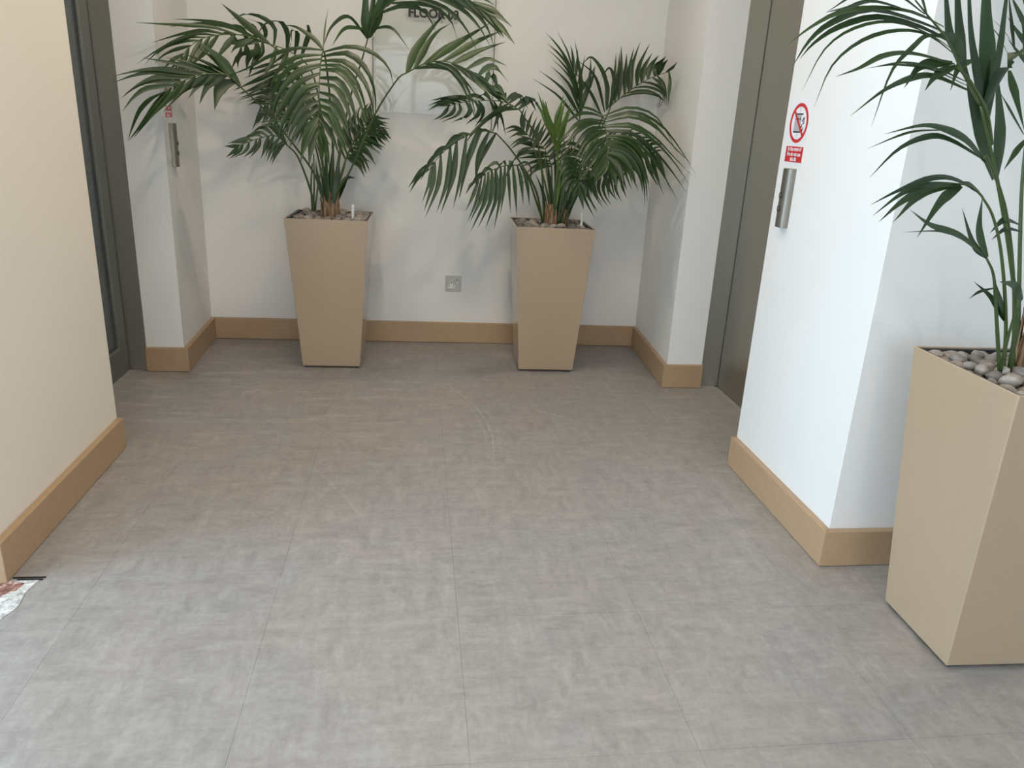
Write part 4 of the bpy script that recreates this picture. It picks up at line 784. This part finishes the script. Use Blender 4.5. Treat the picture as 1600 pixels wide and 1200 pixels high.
 {'s':[(.664,3.82,.719),(.675,3.88,.9),(.672,3.9,.991)],'r':[(.672,3.9,.991),(.649,3.92,1.05),(.618,3.94,1.094)],'a':(9,[(0,[(-.048,-.016,-.0),(-.09,-.03,-.018),(-.122,-.04,-.048),(-.153,-.05,-.079)],.022),(.5,[(-.043,-.007,-.002),(-.085,-.012,-.002),(-.127,-.016,-.001),(-.169,-.02,-.0)],.025),(1,[(-.034,.003,.016),(-.07,.005,.028),(-.107,.008,.034),(-.145,.01,.038)],.012)]),'b':(7,[(0,[(.029,.0,.017),(.058,.0,.034),(.088,.0,.05),(.118,.0,.066)],.025),(1,[(.025,.003,.033),(.048,.005,.068),(.069,.008,.103),(.089,.01,.139)],.02)])},
 {'s':[(.722,3.75,.73),(.769,3.72,.872),(.88,3.68,1.007)],'y':1},
 {'s':[(.7,3.77,.726),(.74,3.72,.916),(.782,3.64,1.074)],'r':[(.782,3.64,1.074),(.756,3.58,1.027),(.74,3.54,.973),(.733,3.52,.932)],'a':(10,[(0,[(-.033,-.01,.021),(-.069,-.021,.034),(-.104,-.031,.022),(-.137,-.04,.004)],.026),(.4,[(-.042,-.014,.01),(-.082,-.029,.004),(-.104,-.04,-.028),(-.123,-.05,-.061)],.03),(.75,[(-.036,-.013,.003),(-.055,-.022,-.021),(-.064,-.028,-.051),(-.072,-.034,-.081)],.03),(1,[(-.006,-.012,-.024),(-.011,-.023,-.048),(-.013,-.031,-.072),(-.015,-.04,-.096)],.034)]),'b':(10,[(0,[(.025,-.01,.024),(.054,-.021,.04),(.084,-.031,.023),(.112,-.04,.001)],.026),(.4,[(.035,-.014,.015),(.067,-.03,.005),(.082,-.041,-.03),(.096,-.05,-.066)],.03),(.75,[(.032,-.012,.006),(.053,-.022,-.018),(.064,-.028,-.05),(.076,-.034,-.082)],.03),(1,[(.008,-.012,-.023),(.015,-.022,-.046),(.021,-.031,-.07),(.026,-.04,-.094)],.034)])},
 {'s':[(.722,3.82,.721),(.817,3.9,.92),(.919,3.96,1.045)],'r':[(.919,3.96,1.045),(1.017,3.97,1.089),(1.13,3.96,1.094),(1.195,3.89,1.075)],'a':(10,[(0,[(.009,.004,.041),(.02,.008,.081),(.05,.014,.111),(.093,.02,.127)],.024),(.5,[(.014,-.002,.034),(.037,-.004,.061),(.076,-.005,.068),(.115,-.007,.069)],.022),(1,[(.0,-.086,.006),(.0,-.169,.006),(.0,-.241,-.004),(.0,-.308,-.015)],.02)]),'b':(13,[(0,[(.019,-.015,-.054),(.036,-.031,-.109),(.047,-.045,-.166),(.056,-.06,-.223)],.03),(.5,[(.002,-.015,-.056),(.008,-.031,-.112),(.03,-.049,-.163),(.061,-.067,-.211)],.03),(1,[(.0,-.072,-.03),(.0,-.138,-.06),(.0,-.196,-.09),(.0,-.251,-.12)],.024)])},
 {'s':[(.68,3.8,.722),(.631,3.86,.931),(.581,3.9,1.063)],'r':[(.581,3.9,1.063),(.559,3.92,1.122),(.515,3.92,1.165)],'a':(7,[(0,[(-.033,-.005,-.007),(-.065,-.01,-.018),(-.089,-.015,-.04),(-.11,-.02,-.064)],.022),(1,[(-.024,-.005,.008),(-.049,-.01,.013),(-.073,-.015,.006),(-.096,-.02,-.004)],.02)]),'b':(7,[(0,[(.022,.005,.03),(.044,.01,.06),(.063,.015,.091),(.082,.02,.123)],.024),(1,[(-.002,-.0,.026),(-.003,.0,.053),(.001,.0,.079),(.01,.0,.104)],.02)])},
 {'s':[(.691,3.79,.724),(.693,3.79,.878),(.703,3.79,1.014)],'x':[([(.672,3.8,.737),(.655,3.8,.906),(.619,3.8,1.069)],.026),([(.686,3.77,.741),(.68,3.765,.91),(.648,3.76,1.101)],.032),([(.705,3.77,.742),(.712,3.765,.911),(.71,3.76,1.089)],.032),([(.718,3.77,.743),(.748,3.76,.913),(.777,3.75,1.048)],.03),([(.697,3.8,.754),(.703,3.8,.938),(.746,3.8,1.133)],.034),([(.733,3.78,.742),(.784,3.77,.883),(.846,3.76,.992)],.026),([(.656,3.78,.739),(.614,3.77,.877),(.57,3.76,.965)],.02)]},
 {'s':[(.698,3.76,.734),(.706,3.76,.881),(.736,3.76,1.076)],'y':1},
 {'s':[(.679,3.76,.733),(.673,3.75,.881),(.698,3.74,1.118)],'y':1,'x':[([(.675,3.76,.789),(.682,3.75,.941),(.663,3.74,1.102)],.03)]},
 {'s':[(.744,3.8,.724),(.798,3.8,.911),(.843,3.8,1.138)],'y':1},
 {'s':[(.663,3.78,.73),(.647,3.78,.877),(.611,3.78,1.055)],'y':1},
]
PALM_RIGHT = [
 {'s':[(1.312,1.5,.705),(1.243,1.48,.864),(1.21,1.47,.935),(1.176,1.46,.972)],'x':[([(1.176,1.46,.972),(1.134,1.455,1.002),(1.088,1.45,1.071)],.022),([(1.178,1.46,.973),(1.145,1.46,1.027),(1.134,1.46,1.095)],.026),([(1.176,1.46,.972),(1.085,1.433,1.019),(.999,1.407,1.04),(.93,1.38,1.07)],.018),([(1.099,1.43,1.008),(1.014,1.395,1.03),(.909,1.36,1.03)],.005)]},
 {'s':[(1.339,1.52,.699),(1.292,1.5,.831),(1.201,1.45,.978),(1.137,1.42,1.058),(1.084,1.4,1.101)],'r':[(1.084,1.4,1.101),(1.04,1.38,1.119),(.992,1.36,1.123)],'x':[([(1.08,1.4,1.106),(.991,1.362,1.131),(.917,1.325,1.131),(.838,1.288,1.11),(.768,1.25,1.087)],.014),([(1.024,1.38,1.121),(.93,1.34,1.12),(.856,1.3,1.106),(.782,1.26,1.068)],.014),([(1.013,1.37,1.119),(.936,1.337,1.118),(.861,1.303,1.092),(.802,1.27,1.057)],.018),([(1.0,1.37,1.118),(.908,1.325,1.103),(.835,1.28,1.056)],.018),([(1.024,1.38,1.118),(.961,1.34,1.092),(.901,1.3,1.029)],.024),([(1.08,1.4,1.106),(1.039,1.385,1.121),(1.006,1.37,1.121)],.02)]},
 {'s':[(1.311,1.5,.713),(1.308,1.5,.788),(1.301,1.49,.874)],'x':[([(1.288,1.5,.83),(1.228,1.48,.883),(1.161,1.46,.922)],.022),([(1.293,1.5,.83),(1.251,1.49,.886),(1.221,1.48,.928)],.03),([(1.309,1.49,.88),(1.265,1.47,.913),(1.211,1.45,.925)],.03),([(1.246,1.5,.902),(1.196,1.48,.897),(1.159,1.46,.885)],.008),([(1.263,1.5,1.039),(1.211,1.48,1.048),(1.17,1.46,1.023)],.016),([(1.277,1.5,1.023),(1.22,1.48,1.03),(1.177,1.46,1.009)],.012)]},
 {'s':[(1.352,1.52,.691),(1.334,1.52,.827),(1.262,1.5,.972),(1.177,1.47,1.104),(1.111,1.45,1.201),(1.062,1.43,1.263)],'big':1,'r':[(1.062,1.43,1.263),(.977,1.38,1.312),(.898,1.33,1.359),(.835,1.3,1.389),(.795,1.28,1.407)],'x':[([(1.158,1.47,1.129),(1.106,1.463,1.206),(1.058,1.457,1.281),(1.024,1.45,1.341)],.05),([(1.17,1.48,1.128),(1.151,1.473,1.208),(1.122,1.467,1.284),(1.084,1.46,1.361)],.04),([(1.098,1.45,1.224),(1.045,1.433,1.313),(.996,1.417,1.396),(.94,1.4,1.542)],.036),([(1.102,1.46,1.236),(1.066,1.447,1.348),(1.027,1.433,1.442),(.989,1.42,1.588)],.04),([(1.115,1.47,1.237),(1.097,1.46,1.362),(1.079,1.45,1.447),(1.057,1.44,1.578)],.03),([(.935,1.36,1.346),(.915,1.36,1.385),(.879,1.36,1.491)],.026),([(.98,1.38,1.312),(.945,1.375,1.389),(.902,1.37,1.514)],.03),([(1.077,1.44,1.26),(1.06,1.393,1.323),(1.058,1.347,1.354),(1.075,1.3,1.369)],.045),([(.852,1.31,1.384),(.726,1.273,1.4),(.658,1.237,1.382),(.605,1.2,1.368)],.01),([(.881,1.32,1.377),(.807,1.296,1.392),(.727,1.272,1.391),(.654,1.248,1.377),(.597,1.224,1.349),(.556,1.2,1.321)],.013),([(.912,1.34,1.367),(.834,1.312,1.38),(.725,1.284,1.39),(.648,1.256,1.363),(.602,1.228,1.332),(.568,1.2,1.292)],.015),([(.933,1.35,1.353),(.843,1.324,1.375),(.747,1.298,1.382),(.67,1.272,1.36),(.619,1.246,1.331),(.587,1.22,1.304)],.013),([(.953,1.36,1.338),(.865,1.332,1.366),(.776,1.304,1.377),(.698,1.276,1.36),(.639,1.248,1.323),(.599,1.22,1.259)],.008),([(.95,1.36,1.334),(.865,1.332,1.364),(.79,1.304,1.365),(.715,1.276,1.343),(.656,1.248,1.3),(.623,1.22,1.235)],.009),([(.904,1.34,1.363),(.853,1.318,1.362),(.818,1.295,1.342),(.773,1.272,1.299),(.743,1.25,1.212)],.011),([(.829,1.3,1.391),(.752,1.267,1.412),(.679,1.233,1.407),(.607,1.2,1.368)],.012),([(.964,1.37,1.332),(.927,1.355,1.363),(.885,1.34,1.369)],.035),([(.836,1.3,1.386),(.811,1.29,1.414),(.781,1.28,1.443)],.02)]},
 {'s':[(1.125,1.46,1.195),(1.083,1.44,1.253),(1.013,1.4,1.296),(.958,1.37,1.321)],'big':1,'x':[([(.95,1.37,1.326),(.85,1.343,1.336),(.781,1.315,1.327),(.724,1.288,1.302),(.671,1.26,1.285)],.014),([(.994,1.39,1.3),(.905,1.353,1.315),(.819,1.317,1.318),(.741,1.28,1.304)],.007),([(.998,1.39,1.293),(.9,1.36,1.314),(.814,1.33,1.315),(.74,1.3,1.303)],.007),([(1.01,1.4,1.286),(.919,1.37,1.304),(.858,1.34,1.298),(.79,1.31,1.273),(.719,1.28,1.227)],.014),([(.945,1.37,1.328),(.874,1.35,1.318),(.837,1.33,1.279)],.022),([(.953,1.37,1.323),(.909,1.355,1.305),(.883,1.34,1.277)],.02),([(.995,1.39,1.336),(.962,1.375,1.322),(.945,1.36,1.281)],.02),([(1.064,1.43,1.269),(1.054,1.415,1.346),(1.045,1.4,1.304)],.022)]},
 {'s':[(1.383,1.54,.685),(1.308,1.52,.899),(1.21,1.48,1.066),(1.098,1.42,1.164),(1.077,1.41,1.169)],'x':[([(1.092,1.42,1.161),(1.02,1.39,1.2),(.949,1.36,1.217),(.884,1.33,1.22),(.799,1.3,1.202)],.02),([(1.078,1.41,1.167),(.985,1.382,1.198),(.92,1.355,1.203),(.849,1.328,1.179),(.787,1.3,1.129)],.014),([(.949,1.36,1.215),(.881,1.34,1.21),(.832,1.32,1.198),(.772,1.3,1.176)],.006)]},
 {'s':[(1.4,1.55,.682),(1.367,1.56,.847),(1.309,1.57,1.1),(1.289,1.58,1.257)],'big':1,'x':[([(1.25,1.58,1.362),(1.197,1.54,1.421),(1.121,1.5,1.468)],.035),([(1.185,1.55,1.368),(1.132,1.525,1.401),(1.078,1.5,1.417)],.009),([(1.2,1.55,1.38),(1.141,1.525,1.41),(1.091,1.5,1.425)],.006),([(1.204,1.56,1.34),(1.208,1.53,1.29),(1.223,1.5,1.223)],.035),([(1.28,1.57,1.218),(1.221,1.555,1.266),(1.178,1.54,1.297)],.012),([(1.291,1.57,1.212),(1.252,1.545,1.184),(1.214,1.52,1.145)],.016),([(1.22,1.58,1.381),(1.185,1.565,1.434),(1.151,1.55,1.488)],.02)]},
 {'s':[(1.421,1.56,.679),(1.409,1.58,.889),(1.397,1.6,1.169),(1.408,1.6,1.378)],'r':[(1.408,1.6,1.378),(1.394,1.55,1.457),(1.404,1.48,1.472),(1.438,1.42,1.434)],'a':(11,[(0,[(-.015,.016,.053),(-.02,.029,.107),(-.015,.04,.16),(-.008,.05,.212)],.03),(.5,[(-.002,.008,.039),(.008,.018,.076),(.048,.026,.099),(.094,.034,.117)],.03),(1,[(.01,-.026,.002),(.029,-.045,-.017),(.049,-.058,-.042),(.07,-.07,-.067)],.03)]),'b':(11,[(0,[(.018,-.024,-.035),(.033,-.034,-.077),(.046,-.042,-.12),(.06,-.05,-.164)],.03),(.5,[(-.002,-.021,-.056),(.006,-.039,-.111),(.023,-.052,-.165),(.042,-.066,-.22)],.03),(1,[(.001,-.015,-.048),(.012,-.025,-.095),(.027,-.033,-.143),(.043,-.04,-.191)],.03)])},
 {'s':[(1.452,1.6,.665),(1.493,1.68,.916),(1.485,1.72,1.167),(1.431,1.74,1.348)],'r':[(1.431,1.74,1.348),(1.399,1.74,1.427),(1.383,1.72,1.502),(1.39,1.7,1.574)],'a':(8,[(0,[(-.032,-.005,.017),(-.063,-.009,.033),(-.091,-.014,.052),(-.118,-.02,.072)],.02),(1,[(-.029,.0,.033),(-.054,.0,.066),(-.071,.0,.101),(-.087,.0,.136)],.02)]),'b':(8,[(0,[(.014,-.004,.023),(.029,-.007,.046),(.052,-.013,.057),(.082,-.02,.044)],.025),(1,[(.019,-.016,.012),(.037,-.029,.028),(.052,-.04,.048),(.067,-.05,.067)],.025)])},
]

PALM_A = empty('kentia_palm', (-.3982, 3.8172, .70), label='wide arching kentia palm in the left planter, fronds crossing the glass sign', cat='palm', group='kentia palms')
PALM_B = empty('kentia_palm', (.6675, 3.7896, .70), label='dense kentia palm in the planter right of the socket, in the alcove corner', cat='palm', group='kentia palms')
PALM_C = empty('kentia_palm', (1.406, 1.5084, .69), label='tall kentia palm at the right edge of the view, in front of the pier', cat='palm', group='kentia palms')
build_palm(PALM_A, PALM_LEFT, 1)
build_palm(PALM_B, PALM_MIDDLE, 2)
build_palm(PALM_C, PALM_RIGHT, 3)
for root, (cx, cy, z, r, h, n) in TRUNKS:
    trunk({'A': PALM_A, 'B': PALM_B, 'C': PALM_C}[root], cx, cy, z, r, h, n)
